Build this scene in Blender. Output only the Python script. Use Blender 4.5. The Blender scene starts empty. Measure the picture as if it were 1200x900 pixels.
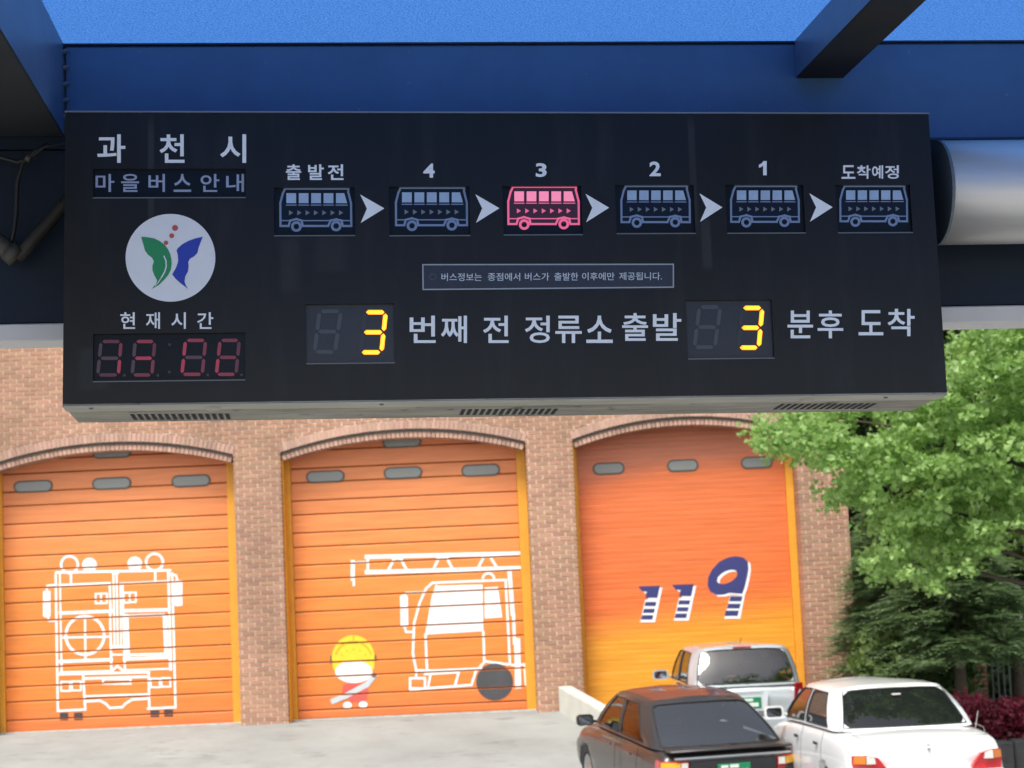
import bpy, bmesh, math, random
from mathutils import Vector, Matrix
from mathutils.geometry import tessellate_polygon
random.seed(7)
SC = bpy.context.scene
COL = SC.collection

# ---------------------------------------------------------------- camera
F, YH, SL = 2180.0, 668.0, -0.0445          # focal length in photo pixels, horizon height, horizon slope
ROLL = math.atan(-SL); TH = math.atan((YH-450)*math.cos(ROLL)/F)
FW = Vector((0, math.cos(TH), math.sin(TH))); U0 = Vector((0, -math.sin(TH), math.cos(TH))); R0 = Vector((1, 0, 0))
CR = math.cos(ROLL)*R0 - math.sin(ROLL)*U0; CU = math.sin(ROLL)*R0 + math.cos(ROLL)*U0
CP = Vector((0, 0, 2.12))
cam = bpy.data.cameras.new('camera'); camo = bpy.data.objects.new('camera', cam); COL.objects.link(camo)
cam.sensor_width = 36; cam.lens = F/1200*36; cam.clip_start = 0.05; cam.clip_end = 2000
m3 = Matrix((CR, CU, -FW)).transposed()
camo.matrix_world = Matrix.Translation(CP) @ m3.to_4x4()
cam.dof.use_dof = True; cam.dof.focus_distance = 2.75; cam.dof.aperture_fstop = 18
SC.camera = camo

# ---------------------------------------------------------------- world, sun, exposure
SUN_EL, SUN_AZ = math.radians(58), math.radians(205)      # azimuth clockwise from +Y: behind the camera, a little to the left
w = bpy.data.worlds.new('World'); SC.world = w; w.use_nodes = True
nt = w.node_tree; bg = nt.nodes['Background']
sky = nt.nodes.new('ShaderNodeTexSky'); sky.sky_type = 'NISHITA'; sky.sun_disc = False
sky.sun_elevation = SUN_EL; sky.sun_rotation = SUN_AZ; sky.air_density = 1.0; sky.dust_density = 3.0; sky.ozone_density = 0.6
hs = nt.nodes.new('ShaderNodeHueSaturation'); hs.inputs['Saturation'].default_value = 0.45
nt.links.new(sky.outputs[0], hs.inputs['Color']); nt.links.new(hs.outputs[0], bg.inputs[0]); bg.inputs[1].default_value = 0.15
sl = bpy.data.lights.new('sun', 'SUN'); sl.energy = 1.9; sl.angle = math.radians(22); sl.color = (1.0, 0.96, 0.9)
so = bpy.data.objects.new('sun', sl); COL.objects.link(so)
sd = Vector((math.sin(SUN_AZ)*math.cos(SUN_EL), math.cos(SUN_AZ)*math.cos(SUN_EL), math.sin(SUN_EL)))
so.rotation_euler = sd.to_track_quat('Z', 'Y').to_euler(); so.location = (0, 0, 40)
SC.view_settings.view_transform = 'Standard'; SC.view_settings.look = 'None'
SC.view_settings.exposure = 0.75; SC.view_settings.gamma = 1
SC.render.engine = 'CYCLES'
SC.cycles.max_bounces = 8; SC.cycles.transparent_max_bounces = 8; SC.cycles.caustics_reflective = False; SC.cycles.caustics_refractive = False

# ---------------------------------------------------------------- helpers
def ray(x, y):
    return FW + CR*((x-600)/F) - CU*((y-450)/F)
class Plane:
    """a real plane in the place: origin, right, out of it towards the viewer is -n, up"""
    def __init__(s, o, ex, n, ez): s.o, s.ex, s.n, s.ez = map(Vector, (o, ex, n, ez))
    def uv(s, x, y, off=0.0):
        d = ray(x, y); t = ((s.o - CP).dot(s.n) + off)/d.dot(s.n); P = CP + d*t - s.o
        return (P.dot(s.ex), P.dot(s.ez))
    def mat(s): return Matrix.Translation(s.o) @ Matrix((s.ex, s.n, s.ez)).transposed().to_4x4()
MAT = {}
def mat(name, col, rough=0.6, metal=0.0, var=0.0, scale=8.0, stretch=(1, 1, 1), col2=None, bump=0.0, bscale=60.0,
        coat=0.0, spec=0.5, rnd=0.0, emit=None, estr=0.0, detail=6.0, spots=None):
    if name in MAT: return MAT[name]
    m = bpy.data.materials.new(name); m.use_nodes = True; n = m.node_tree; b = n.nodes['Principled BSDF']
    b.inputs['Roughness'].default_value = rough; b.inputs['Metallic'].default_value = metal
    b.inputs['Coat Weight'].default_value = coat; b.inputs['Coat Roughness'].default_value = 0.04
    b.inputs['Specular IOR Level'].default_value = spec
    c = tuple(col)+(1,)
    b.inputs['Base Color'].default_value = c
    tc = n.nodes.new('ShaderNodeTexCoord'); mp = n.nodes.new('ShaderNodeMapping'); mp.inputs['Scale'].default_value = stretch
    n.links.new(tc.outputs['Object'], mp.inputs[0])
    out = None
    if var or col2:
        no = n.nodes.new('ShaderNodeTexNoise'); no.inputs['Scale'].default_value = scale; no.inputs['Detail'].default_value = detail
        no.inputs['Roughness'].default_value = 0.62
        n.links.new(mp.outputs[0], no.inputs['Vector'])
        cr = n.nodes.new('ShaderNodeValToRGB'); cr.color_ramp.elements[0].position = 0.32; cr.color_ramp.elements[1].position = 0.68
        c2 = col2 if col2 else tuple(v*(1-var) for v in col)
        cr.color_ramp.elements[0].color = tuple(c2)+(1,); cr.color_ramp.elements[1].color = c
        n.links.new(no.outputs[0], cr.inputs[0]); out = cr.outputs[0]
    if rnd:
        oi = n.nodes.new('ShaderNodeObjectInfo'); ge = n.nodes.new('ShaderNodeNewGeometry')
        ad = n.nodes.new('ShaderNodeMath'); ad.operation = 'ADD'; fr = n.nodes.new('ShaderNodeMath'); fr.operation = 'FRACT'
        n.links.new(oi.outputs['Random'], ad.inputs[0]); n.links.new(ge.outputs['Random Per Island'], ad.inputs[1]); n.links.new(ad.outputs[0], fr.inputs[0])
        mr = n.nodes.new('ShaderNodeMapRange'); mr.inputs['To Min'].default_value = 1-rnd; mr.inputs['To Max'].default_value = 1+rnd
        n.links.new(fr.outputs[0], mr.inputs[0])
        wn = n.nodes.new('ShaderNodeTexWhiteNoise'); wn.noise_dimensions = '1D'; n.links.new(fr.outputs[0], wn.inputs['W'])
        h = n.nodes.new('ShaderNodeHueSaturation')
        mh = n.nodes.new('ShaderNodeMapRange'); mh.inputs['To Min'].default_value = 0.5-rnd*0.05; mh.inputs['To Max'].default_value = 0.5+rnd*0.05
        n.links.new(wn.outputs['Value'], mh.inputs[0]); n.links.new(mh.outputs[0], h.inputs['Hue'])
        n.links.new(mr.outputs[0], h.inputs['Value'])
        if out: n.links.new(out, h.inputs['Color'])
        else: h.inputs['Color'].default_value = c
        out = h.outputs[0]
    if spots:          # chips, dust and grime specks: (colour, scale, threshold)
        ns = n.nodes.new('ShaderNodeTexNoise'); ns.inputs['Scale'].default_value = spots[1]; ns.inputs['Detail'].default_value = 4; n.links.new(tc.outputs['Object'], ns.inputs['Vector'])
        rs = n.nodes.new('ShaderNodeValToRGB'); rs.color_ramp.elements[0].position = spots[2]; rs.color_ramp.elements[1].position = spots[2]+.05
        rs.color_ramp.elements[1].color = (.7, .7, .7, 1); n.links.new(ns.outputs[0], rs.inputs[0])
        xs = n.nodes.new('ShaderNodeMix'); xs.data_type = 'RGBA'; n.links.new(rs.outputs[0], xs.inputs['Factor']); xs.inputs['B'].default_value = tuple(spots[0])+(1,)
        if out: n.links.new(out, xs.inputs['A'])
        else: xs.inputs['A'].default_value = c
        out = xs.outputs['Result']
    if out: n.links.new(out, b.inputs['Base Color'])
    if bump:
        nb = n.nodes.new('ShaderNodeTexNoise'); nb.inputs['Scale'].default_value = bscale; nb.inputs['Detail'].default_value = 5
        n.links.new(mp.outputs[0], nb.inputs['Vector'])
        bp = n.nodes.new('ShaderNodeBump'); bp.inputs['Strength'].default_value = bump; bp.inputs['Distance'].default_value = 0.02
        n.links.new(nb.outputs[0], bp.inputs['Height']); n.links.new(bp.outputs[0], b.inputs['Normal'])
    if emit:
        b.inputs['Emission Color'].default_value = tuple(emit)+(1,); b.inputs['Emission Strength'].default_value = estr
    MAT[name] = m
    return m
def glass_mat(name, col, rough=0.03, spec=0.5):
    return mat(name, col, rough=rough, spec=spec, coat=0.0)
def link(o, parent=None):
    COL.objects.link(o)
    if parent is not None: o.parent = parent
    return o
def obj(name, bm, m, parent=None, smooth=False, mats=None):
    me = bpy.data.meshes.new(name)
    if smooth:
        for f in bm.faces: f.smooth = True
    bm.to_mesh(me); bm.free()
    for mm in (mats or [m]): me.materials.append(mm)
    return link(bpy.data.objects.new(name, me), parent)
def pyobj(name, V, Fc, m, parent=None, smooth=False):
    me = bpy.data.meshes.new(name); me.from_pydata(V, [], Fc); me.update()
    if smooth:
        for p in me.polygons: p.use_smooth = True
    me.materials.append(m)
    return link(bpy.data.objects.new(name, me), parent)
def thing(name, label, cat, loc=(0, 0, 0), rot=(0, 0, 0), group=None):
    o = bpy.data.objects.new(name, None); o.location = loc; o.rotation_euler = rot; o.empty_display_size = 0.2
    COL.objects.link(o); tag(o, label, cat, group); return o
def tag(o, label, cat, group=None):
    o['label'] = label; o['category'] = cat
    if group: o['group'] = group
    return o
def box(bm, x0, x1, y0, y1, z0, z1, bev=0.0, M=None):
    vs = [bm.verts.new(v) for v in ((x0,y0,z0),(x1,y0,z0),(x1,y1,z0),(x0,y1,z0),(x0,y0,z1),(x1,y0,z1),(x1,y1,z1),(x0,y1,z1))]
    fs = [bm.faces.new([vs[i] for i in q]) for q in ((0,3,2,1),(4,5,6,7),(0,1,5,4),(1,2,6,5),(2,3,7,6),(3,0,4,7))]
    if bev:
        es = list({e for f in fs for e in f.edges})
        r = bmesh.ops.bevel(bm, geom=es, offset=bev, segments=1, affect='EDGES')
        if M:
            vs = list({v for f in r['faces'] for v in f.verts} | {v for v in vs if v.is_valid})
    if M:
        for v in vs:
            if v.is_valid: v.co = M @ v.co
    return vs
def boxobj(name, x0, x1, y0, y1, z0, z1, m, parent=None, bev=0.0):
    bm = bmesh.new(); box(bm, x0, x1, y0, y1, z0, z1, bev); return obj(name, bm, m, parent)
def tube(bm, pts, r, seg=10, caps=True):
    pts = [Vector(p) for p in pts]; rs = r if isinstance(r, (list, tuple)) else [r]*len(pts)
    rings = []; prev = None
    for i, p in enumerate(pts):
        d = (pts[min(i+1, len(pts)-1)] - pts[max(i-1, 0)]).normalized()
        a = prev if prev is not None else (Vector((0, 0, 1)) if abs(d.z) < 0.9 else Vector((1, 0, 0)))
        u = (a - d*a.dot(d)).normalized(); v = d.cross(u); prev = u
        rings.append([bm.verts.new(p + (u*math.cos(2*math.pi*k/seg) + v*math.sin(2*math.pi*k/seg))*rs[i]) for k in range(seg)])
    for a, b in zip(rings, rings[1:]):
        for k in range(seg): bm.faces.new((a[k], a[(k+1) % seg], b[(k+1) % seg], b[k]))
    if caps: bm.faces.new(rings[0][::-1]); bm.faces.new(rings[-1])
def prism(bm, pts, y0, y1):
    """outline pts (x,z) extruded in y"""
    a = [bm.verts.new((p[0], y0, p[1])) for p in pts]; b = [bm.verts.new((p[0], y1, p[1])) for p in pts]
    n = len(pts)
    for t in tessellate_polygon([[Vector((p[0], p[1], 0)) for p in pts]]):
        bm.faces.new([a[i] for i in t]); bm.faces.new([b[i] for i in t][::-1])
    for i in range(n): bm.faces.new((a[i], a[(i+1) % n], b[(i+1) % n], b[i]))
    bmesh.ops.recalc_face_normals(bm, faces=bm.faces)
# flat print: shapes in plane coordinates
def clip(poly, zlo, zhi):
    for s, lim in ((1, zlo), (-1, zhi)):
        out = []
        for i in range(len(poly)):
            a, b = poly[i], poly[(i+1) % len(poly)]
            da, db = s*(a[1]-lim), s*(b[1]-lim)
            if da >= 0: out.append(a)
            if (da > 0 > db) or (da < 0 < db):
                t = da/(da-db); out.append((a[0]+(b[0]-a[0])*t, a[1]+(b[1]-a[1])*t))
        poly = out
        if len(poly) < 3: return []
    return poly
class Art:
    def __init__(s, plane, ox=0, oy=0, sc=1.0, off=0.0): s.p, s.ox, s.oy, s.sc, s.off, s.polys, s.n = plane, ox, oy, sc, off, [], 0
    def c(s, x, y): return s.p.uv(s.ox + x/s.sc, s.oy + y/s.sc, s.off)
    def poly(s, pts):
        q = [s.c(*p) for p in pts]
        for t in tessellate_polygon([[Vector((a[0], a[1], 0)) for a in q]]): s.polys.append([q[i] for i in t])
        return s
    def line(s, pts, w, close=False):
        if close: pts = list(pts)+[pts[0]]
        for (x0, y0), (x1, y1) in zip(pts, pts[1:]):
            L = math.hypot(x1-x0, y1-y0) or 1; dx, dy = (x1-x0)/L*w/2, (y1-y0)/L*w/2
            x0e, y0e, x1e, y1e = x0-dx*.9, y0-dy*.9, x1+dx*.9, y1+dy*.9
            s.polys.append([s.c(x0e-dy, y0e+dx), s.c(x1e-dy, y1e+dx), s.c(x1e+dy, y1e-dx), s.c(x0e+dy, y0e-dx)])
        return s
    def disc(s, x, y, rx, ry=None, n=28, rot=0):
        ry = ry or rx; cr, sr = math.cos(rot), math.sin(rot)
        s.polys.append([s.c(x+rx*math.cos(a)*cr-ry*math.sin(a)*sr, y+rx*math.cos(a)*sr+ry*math.sin(a)*cr) for a in [2*math.pi*k/n for k in range(n)]]); return s
    def ring(s, x, y, r, w, a0=0, a1=360, n=28):
        for k in range(n):
            a, b = math.radians(a0+(a1-a0)*k/n), math.radians(a0+(a1-a0)*(k+1)/n)
            ri, ro = r-w/2, r+w/2
            s.polys.append([s.c(x+ri*math.cos(a), y+ri*math.sin(a)), s.c(x+ro*math.cos(a), y+ro*math.sin(a)), s.c(x+ro*math.cos(b), y+ro*math.sin(b)), s.c(x+ri*math.cos(b), y+ri*math.sin(b))])
        return s
    def rect(s, x0, y0, x1, y1, w): return s.line([(x0, y0), (x1, y0), (x1, y1), (x0, y1)], w, close=True)
    def build(s, name, m, parent, y=-0.001, bands=None, place=None):
        V, Fc = [], []
        for i, p in enumerate(s.polys):
            ps = [p] if bands is None else [q for q in (clip(p, a, b) for a, b in bands) if q]
            for q in ps:
                # each shape a hair further out than the one before: nothing shares a plane
                yy = y - (i % 40)*2e-6*(1 if bands is None else 10)
                k = len(V); V += [(a[0], yy, a[1]) for a in q]; Fc.append(list(range(k, k+len(q))))
        o = pyobj(name, V, Fc, m, parent)
        if place is not None and parent is None: o.matrix_world = place
        return o
FONT_CACHE = {}
def glyph(text, box_px, plane, m, parent, off=0.0, y=-0.001, bold=0.018, name='lettering', slant=0):
    """a string of lettering fitted into its box (photo pixels on that plane)"""
    key = (text, bold)
    if key not in FONT_CACHE:
        c = bpy.data.curves.new('lettering', 'FONT'); c.body = text; c.offset = bold; c.resolution_u = 3
        o = bpy.data.objects.new('lettering', c); COL.objects.link(o)
        dg = bpy.context.evaluated_depsgraph_get(); me = bpy.data.meshes.new_from_object(o.evaluated_get(dg))
        FONT_CACHE[key] = ([tuple(v.co) for v in me.vertices], [list(p.vertices) for p in me.polygons])
        bpy.data.objects.remove(o); bpy.data.curves.remove(c); bpy.data.meshes.remove(me)
    V, Fc = FONT_CACHE[key]
    xs = [v[0] for v in V]; ys = [v[1] for v in V]; ax, bx, ay, by = min(xs), max(xs), min(ys), max(ys)
    x0, y0, x1, y1 = box_px; out = []
    for v in V:
        s = (v[0]-ax)/(bx-ax); t = (v[1]-ay)/(by-ay)
        u = plane.uv(x0+(x1-x0)*s, y1+(y0-y1)*t, off); out.append((u[0], y, u[1]))
    return pyobj(name, out, Fc, m, parent)

# ================================================================ SETTING
def ground_z(x, y):
    if y > 28: yy = 28
    else: yy = y
    L = max(-0.86, -0.15*(28-yy)); Rr = max(-0.66, -0.50-0.03*(28-yy))
    e = min(1, max(0, (yy-24.35)/0.3)); x0 = 3.05+(1.2-3.05)*e
    t = min(1, max(0, (x-x0)/0.35)); t = t*t*(3-2*t)
    z = L*(1-t)+Rr*t
    if y < 9:
        k = min(1, max(0, (9-y)/3)); z = z*(1-k)+0.37*k
    return z
M_conc = mat('forecourt concrete', (0.325, 0.34, 0.32), rough=0.9, col2=(0.25, 0.26, 0.245), scale=0.9, detail=10, bump=0.3, bscale=40)
def concrete_extra(m):
    n = m.node_tree; b = n.nodes['Principled BSDF']; src = b.inputs['Base Color'].links[0].from_socket
    tc = n.nodes.new('ShaderNodeTexCoord'); mp = n.nodes.new('ShaderNodeMapping'); mp.inputs['Scale'].default_value = (1.0, 2.2, 1)
    n.links.new(tc.outputs['Object'], mp.inputs[0])
    no = n.nodes.new('ShaderNodeTexNoise'); no.inputs['Scale'].default_value = 1.3; no.inputs['Detail'].default_value = 8; no.inputs['Roughness'].default_value = .7
    n.links.new(mp.outputs[0], no.inputs['Vector'])
    cr = n.nodes.new('ShaderNodeValToRGB'); cr.color_ramp.elements[0].position = .56; cr.color_ramp.elements[1].position = .72
    cr.color_ramp.elements[0].color = (1, 1, 1, 1); cr.color_ramp.elements[1].color = (.62, .61, .60, 1)
    n.links.new(no.outputs[0], cr.inputs[0])
    mx = n.nodes.new('ShaderNodeMix'); mx.data_type = 'RGBA'; mx.blend_type = 'MULTIPLY'; mx.inputs['Factor'].default_value = 1
    n.links.new(src, mx.inputs['A']); n.links.new(cr.outputs[0], mx.inputs['B']); n.links.new(mx.outputs['Result'], b.inputs['Base Color'])
concrete_extra(M_conc)
def build_ground():
    xs = [-600, -200, -60, -25, -12] + [-10+0.5*i for i in range(20)] + [0.2*i for i in range(31)] + [6.5+.5*i for i in range(12)] + [14, 25, 60, 200, 600]
    ys = [-300, -60, -10, 0, 3, 5.99, 6] + [6.5+0.5*i for i in range(31)] + [22+.2*i for i in range(31)] + [28.5, 32, 40, 80, 200, 700]
    V = [(x, y, ground_z(x, y)) for y in ys for x in xs]; nx = len(xs)
    Fc = [[j*nx+i, j*nx+i+1, (j+1)*nx+i+1, (j+1)*nx+i] for j in range(len(ys)-1) for i in range(nx-1)]
    g = pyobj('ground', V, Fc, M_conc, None, True); g['kind'] = 'structure'
    pv = boxobj('pavement', -12, 12, -4, 4.0, 0.2, 0.52, mat('pavement slabs', (.46, .45, .42), rough=.9, var=.3, scale=3, bump=.3), None, 0.02); pv['kind'] = 'structure'
build_ground()

# ---------------------------------------------------------------- fire station
YF, YD = 28.0, 28.45
PF = Plane((0, YF, 0), (1, 0, 0), (0, 1, 0), (0, 0, 1)); PD = Plane((0, YD, 0), (1, 0, 0), (0, 1, 0), (0, 0, 1))
DOORS = [(-7.95, -4.25, 0.0), (-3.536, 0.160, 0.0), (0.870, 4.225, -0.55)]
X_END, Z_TOP, SPR, RISE = 4.957, 7.2, 4.04, 0.27
def arch_z(d, x, extra=0.0):
    x0, x1, _ = d; hw = (x1-x0)/2; R = (hw*hw+RISE*RISE)/(2*RISE); cx = (x0+x1)/2
    return SPR+RISE-R + math.sqrt(max(0, (R+extra)**2-(x-cx)**2)), R, cx, hw
station = thing('fire_station', 'red brick fire station with three arched orange garage doors behind the cars', 'building', (0, YF, 0))
station_m = Matrix.Translation((0, YF, 0)).inverted()
def local(o): return o
M_mortar = mat('mortar', (.80, .63, .49), rough=.95, var=.2, scale=20)
M_brick = mat('brick', (.46, .255, .165), rough=.88, col2=(.38, .20, .125), scale=30, rnd=.14)
M_brickp = mat('pale arch brick', (.52, .33, .25), rough=.88, col2=(.46, .27, .20), scale=30, rnd=.16)
def weather(m, scale, stretch, lo, p0=.42, p1=.66):
    """large old stains that lie on the wall itself"""
    n = m.node_tree; b = n.nodes['Principled BSDF']; src = b.inputs['Base Color'].links[0].from_socket
    g = n.nodes.new('ShaderNodeNewGeometry'); mp = n.nodes.new('ShaderNodeMapping'); mp.inputs['Scale'].default_value = stretch; n.links.new(g.outputs['Position'], mp.inputs[0])
    no = n.nodes.new('ShaderNodeTexNoise'); no.inputs['Scale'].default_value = scale; no.inputs['Detail'].default_value = 7; n.links.new(mp.outputs[0], no.inputs['Vector'])
    mr = n.nodes.new('ShaderNodeMapRange'); mr.inputs['From Min'].default_value = p0; mr.inputs['From Max'].default_value = p1; mr.inputs['To Min'].default_value = 1; mr.inputs['To Max'].default_value = lo; n.links.new(no.outputs[0], mr.inputs[0])
    v = n.nodes.new('ShaderNodeVectorMath'); v.operation = 'SCALE'; n.links.new(src, v.inputs[0]); n.links.new(mr.outputs[0], v.inputs['Scale']); n.links.new(v.outputs[0], b.inputs['Base Color'])
for m_ in (M_brick, M_mortar, M_brickp): weather(m_, .9, (1.3, 1, .6), .80)
def build_core():
    V, Fc = [], []
    y0, y1 = 0.010, 0.47
    def quad(a, b, c, d): k = len(V); V.extend([a, b, c, d]); Fc.append([k, k+1, k+2, k+3])
    xl = -12.0
    edges = [xl] + [v for d in DOORS for v in d[:2]] + [X_END]
    for i in range(0, len(edges), 2):        # piers
        a, b = edges[i], edges[i+1]
        a_, b_ = (a+.008 if i else a), (b-.008 if b < X_END else b)
        quad((a_, y0, -1), (b_, y0, -1), (b_, y0, SPR), (a_, y0, SPR)); quad((a, y0, SPR), (b, y0, SPR), (b, y0, Z_TOP), (a, y0, Z_TOP))
    for d in DOORS:
        N = 24
        for k in range(N):
            a = d[0]+(d[1]-d[0])*k/N; b = d[0]+(d[1]-d[0])*(k+1)/N; za, zb = arch_z(d, a)[0], arch_z(d, b)[0]
            quad((a, y0, za), (b, y0, zb), (b, y0, Z_TOP), (a, y0, Z_TOP))
            quad((a, y0, za), (a, y1, za), (b, y1, zb), (b, y0, zb))
        for x in (d[0]-.008, d[1]+.008): quad((x, y0, -1), (x, y1, -1), (x, y1, SPR+.03), (x, y0, SPR+.03))
    quad((X_END, y0, -1), (X_END, 9, -1), (X_END, 9, Z_TOP), (X_END, y0, Z_TOP))
    quad((xl, y0, -1), (xl, 9, -1), (xl, 9, Z_TOP), (xl, y0, Z_TOP))
    quad((xl, 9, -1), (X_END, 9, -1), (X_END, 9, Z_TOP), (xl, 9, Z_TOP))
    pyobj('wall', V, Fc, M_mortar, station)
    boxobj('roof', xl-.1, X_END+.1, -.12, 9.1, Z_TOP+.002, Z_TOP+.25, mat('coping concrete', (.5, .5, .48), rough=.8, var=.2), station, .02)
build_core()
def brick_verts(x0, x1, z0, z1, dy): return [(x0, dy, z0), (x1, dy, z0), (x1, dy, z1), (x0, dy, z1), (x0, .03, z0), (x1, .03, z0), (x1, .03, z1), (x0, .03, z1)]
BF = [[0, 1, 2, 3], [1, 5, 6, 2], [4, 0, 3, 7], [3, 2, 6, 7], [4, 5, 1, 0]]
def build_bricks():
    CH, BL, J, JV = 0.067, 0.20, 0.015, 0.019
    single = []; V, Fc = [], []
    nrow = int((6.6+1.0)/CH)
    for r in range(nrow):
        z0 = -0.55+r*CH; z1 = z0+CH-J; zm = (z0+z1)/2
        cuts = []
        for d in DOORS:
            top = SPR+RISE+0.13
            if zm < SPR+0.03: cuts.append(d[:2])
        spans = []; cur = -8.9
        for a, b in cuts: spans.append((cur, a)); cur = b
        spans.append((cur, X_END))
        off = (r % 2)*BL/2
        for a, b in spans:
            k0 = math.floor((a-off)/BL)-1
            for k in range(k0, int((b-off)/BL)+2):
                x0 = max(a, off+k*BL+JV/2); x1 = min(b, off+(k+1)*BL-JV/2); edge = (a > -8.8 and x0 == a) or (b < X_END and x1 == b)
                if x1-x0 < 0.012: continue
                full = abs(x1-x0-(BL-JV)) < 1e-6 and not edge
                dy = random.uniform(-.004, .003)
                inpier = (0.165 < x0 < .87 or -4.25 < x0 < -3.5 or 4.23 < x0) and z0 > 0.2 and z0 < 4.0
                if full and inpier and len(single) < 292 and z0 > .3: single.append((x0, z0, dy))
                elif SPR-.05 < zm < SPR+RISE+.2 and any(d[0] < x1 and x0 < d[1] for d in DOORS):
                    d = [d for d in DOORS if d[0] < x1 and x0 < d[1]][0]      # cut along the arch
                    bot = []
                    for q in range(5):
                        x = x0+(x1-x0)*q/4; bot.append((x, max(z0, arch_z(d, x, .138)[0] if d[0] <= x <= d[1] else z0)))
                    for (xa_, ba_), (xb_, bb_) in zip(bot, bot[1:]):
                        if min(ba_, bb_) > z1-.004: continue
                        ba_, bb_ = min(ba_, z1), min(bb_, z1)
                        n = len(V); V += [(xa_, dy, ba_), (xb_, dy, bb_), (xb_, dy, z1), (xa_, dy, z1), (xa_, .03, ba_), (xb_, .03, bb_), (xb_, .03, z1), (xa_, .03, z1)]; Fc += [[n+i for i in q] for q in BF]
                else:
                    n = len(V); V += brick_verts(x0, x1, z0, z1, dy); Fc += [[n+i for i in q] for q in BF]
                    if edge: V[n+4:n+8] = [(v[0], .465, v[2]) for v in V[n+4:n+8]]
    pyobj('brickwork', V, Fc, M_brick, station)['kind'] = 'stuff'
    me = bpy.data.meshes.new('brick'); me.from_pydata(brick_verts(0, BL-JV, 0, CH-J, 0), [], BF); me.materials.append(M_brick)
    for x, z, dy in single:
        o = bpy.data.objects.new('brick', me); o.location = (x, dy, z); link(o, station)
    # rowlock rings over the doors, with the steel angle and inner ring below
    M_steel = mat('dark lintel steel', (.10, .07, .055), rough=.7, var=.3)
    for d in DOORS:
        V, Fc = [], []; _, R, cx, hw = arch_z(d, d[0]); cz = SPR+RISE-R; A = math.asin(hw/R)
        n = int(2*A*R/0.067)
        for ri, ro, y0, y1, gap in ((R+.003, R+.125, -.006, .03, .011), (R-.125, R-.045, .035, .46, .010)):
            for k in range(n):
                a0 = -A+2*A*k/n; a1 = -A+2*A*(k+1)/n-gap/R; dy = random.uniform(-.003, .002)
                q = [(cx+r_*math.sin(a), cz+r_*math.cos(a)) for r_, a in ((ri, a0), (ri, a1), (ro, a1), (ro, a0))]
                m_ = len(V); V += [(p[0], y0+dy, p[1]) for p in q]+[(p[0], y1, p[1]) for p in q]
                Fc += [[m_+i for i in f] for f in BF]
        pyobj('arch_brickwork', V, Fc, M_brickp, station)['kind'] = 'stuff'
        V, Fc = [], []; N = 40
        for k in range(N+1):
            a = -A+2*A*k/N
            for r_, y in ((R, .022), (R-.045, .022), (R-.045, .46), (R-.12, .06), (R-.12, .46)): V.append((cx+r_*math.sin(a), y, cz+r_*math.cos(a)))
        for k in range(N):
            a, b = k*5, k*5+5
            Fc += [[a, b, b+1, a+1], [a+1, b+1, b+2, a+2], [a+3, b+3, b+4, a+4]]
        pyobj('arch_angle', V, Fc, M_steel, station)
build_bricks()

# ---- garage doors
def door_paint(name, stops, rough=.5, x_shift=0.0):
    """paint whose colour runs with height on the door (sprayed on the shutter, haze painted in on the slats), plus dust"""
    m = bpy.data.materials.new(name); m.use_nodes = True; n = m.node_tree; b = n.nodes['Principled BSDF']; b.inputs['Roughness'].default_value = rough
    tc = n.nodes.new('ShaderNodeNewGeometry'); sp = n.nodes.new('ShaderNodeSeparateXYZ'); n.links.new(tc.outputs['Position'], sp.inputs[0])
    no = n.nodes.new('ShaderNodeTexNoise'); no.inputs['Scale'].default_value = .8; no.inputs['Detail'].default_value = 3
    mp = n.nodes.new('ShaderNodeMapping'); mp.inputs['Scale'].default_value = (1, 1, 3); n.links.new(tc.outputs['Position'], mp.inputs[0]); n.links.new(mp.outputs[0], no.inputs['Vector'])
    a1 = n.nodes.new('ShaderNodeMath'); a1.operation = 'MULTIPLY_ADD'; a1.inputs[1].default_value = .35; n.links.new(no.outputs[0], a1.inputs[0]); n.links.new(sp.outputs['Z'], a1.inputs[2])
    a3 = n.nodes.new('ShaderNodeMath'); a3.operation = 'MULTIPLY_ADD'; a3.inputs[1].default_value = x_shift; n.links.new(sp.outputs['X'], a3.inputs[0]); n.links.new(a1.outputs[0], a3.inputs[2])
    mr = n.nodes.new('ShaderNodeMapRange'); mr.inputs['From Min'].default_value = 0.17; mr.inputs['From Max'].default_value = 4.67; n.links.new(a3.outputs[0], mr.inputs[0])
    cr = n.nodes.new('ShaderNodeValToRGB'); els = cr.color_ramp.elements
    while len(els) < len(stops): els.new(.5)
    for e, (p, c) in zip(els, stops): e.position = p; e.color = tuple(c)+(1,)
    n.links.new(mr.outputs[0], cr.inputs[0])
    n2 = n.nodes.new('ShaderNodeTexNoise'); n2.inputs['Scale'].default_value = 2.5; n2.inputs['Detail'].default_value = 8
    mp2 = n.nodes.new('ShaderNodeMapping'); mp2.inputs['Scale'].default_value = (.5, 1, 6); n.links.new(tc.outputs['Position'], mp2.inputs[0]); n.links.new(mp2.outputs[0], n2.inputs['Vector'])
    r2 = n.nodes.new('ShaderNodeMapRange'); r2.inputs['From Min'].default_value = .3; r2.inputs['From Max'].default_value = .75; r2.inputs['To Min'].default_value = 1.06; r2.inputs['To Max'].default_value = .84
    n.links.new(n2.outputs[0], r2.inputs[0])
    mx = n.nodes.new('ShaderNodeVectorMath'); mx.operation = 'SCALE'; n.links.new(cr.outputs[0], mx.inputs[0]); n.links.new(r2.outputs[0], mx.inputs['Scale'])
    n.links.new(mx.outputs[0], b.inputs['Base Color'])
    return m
M_slat = door_paint('orange slat paint', [(0, (.72, .18, .045)), (.12, (.78, .22, .035)), (.45, (.80, .25, .045)), (.8, (.78, .26, .09)), (1, (.66, .20, .09))])  # paler upper stops put veiling haze into the slat colour
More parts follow.
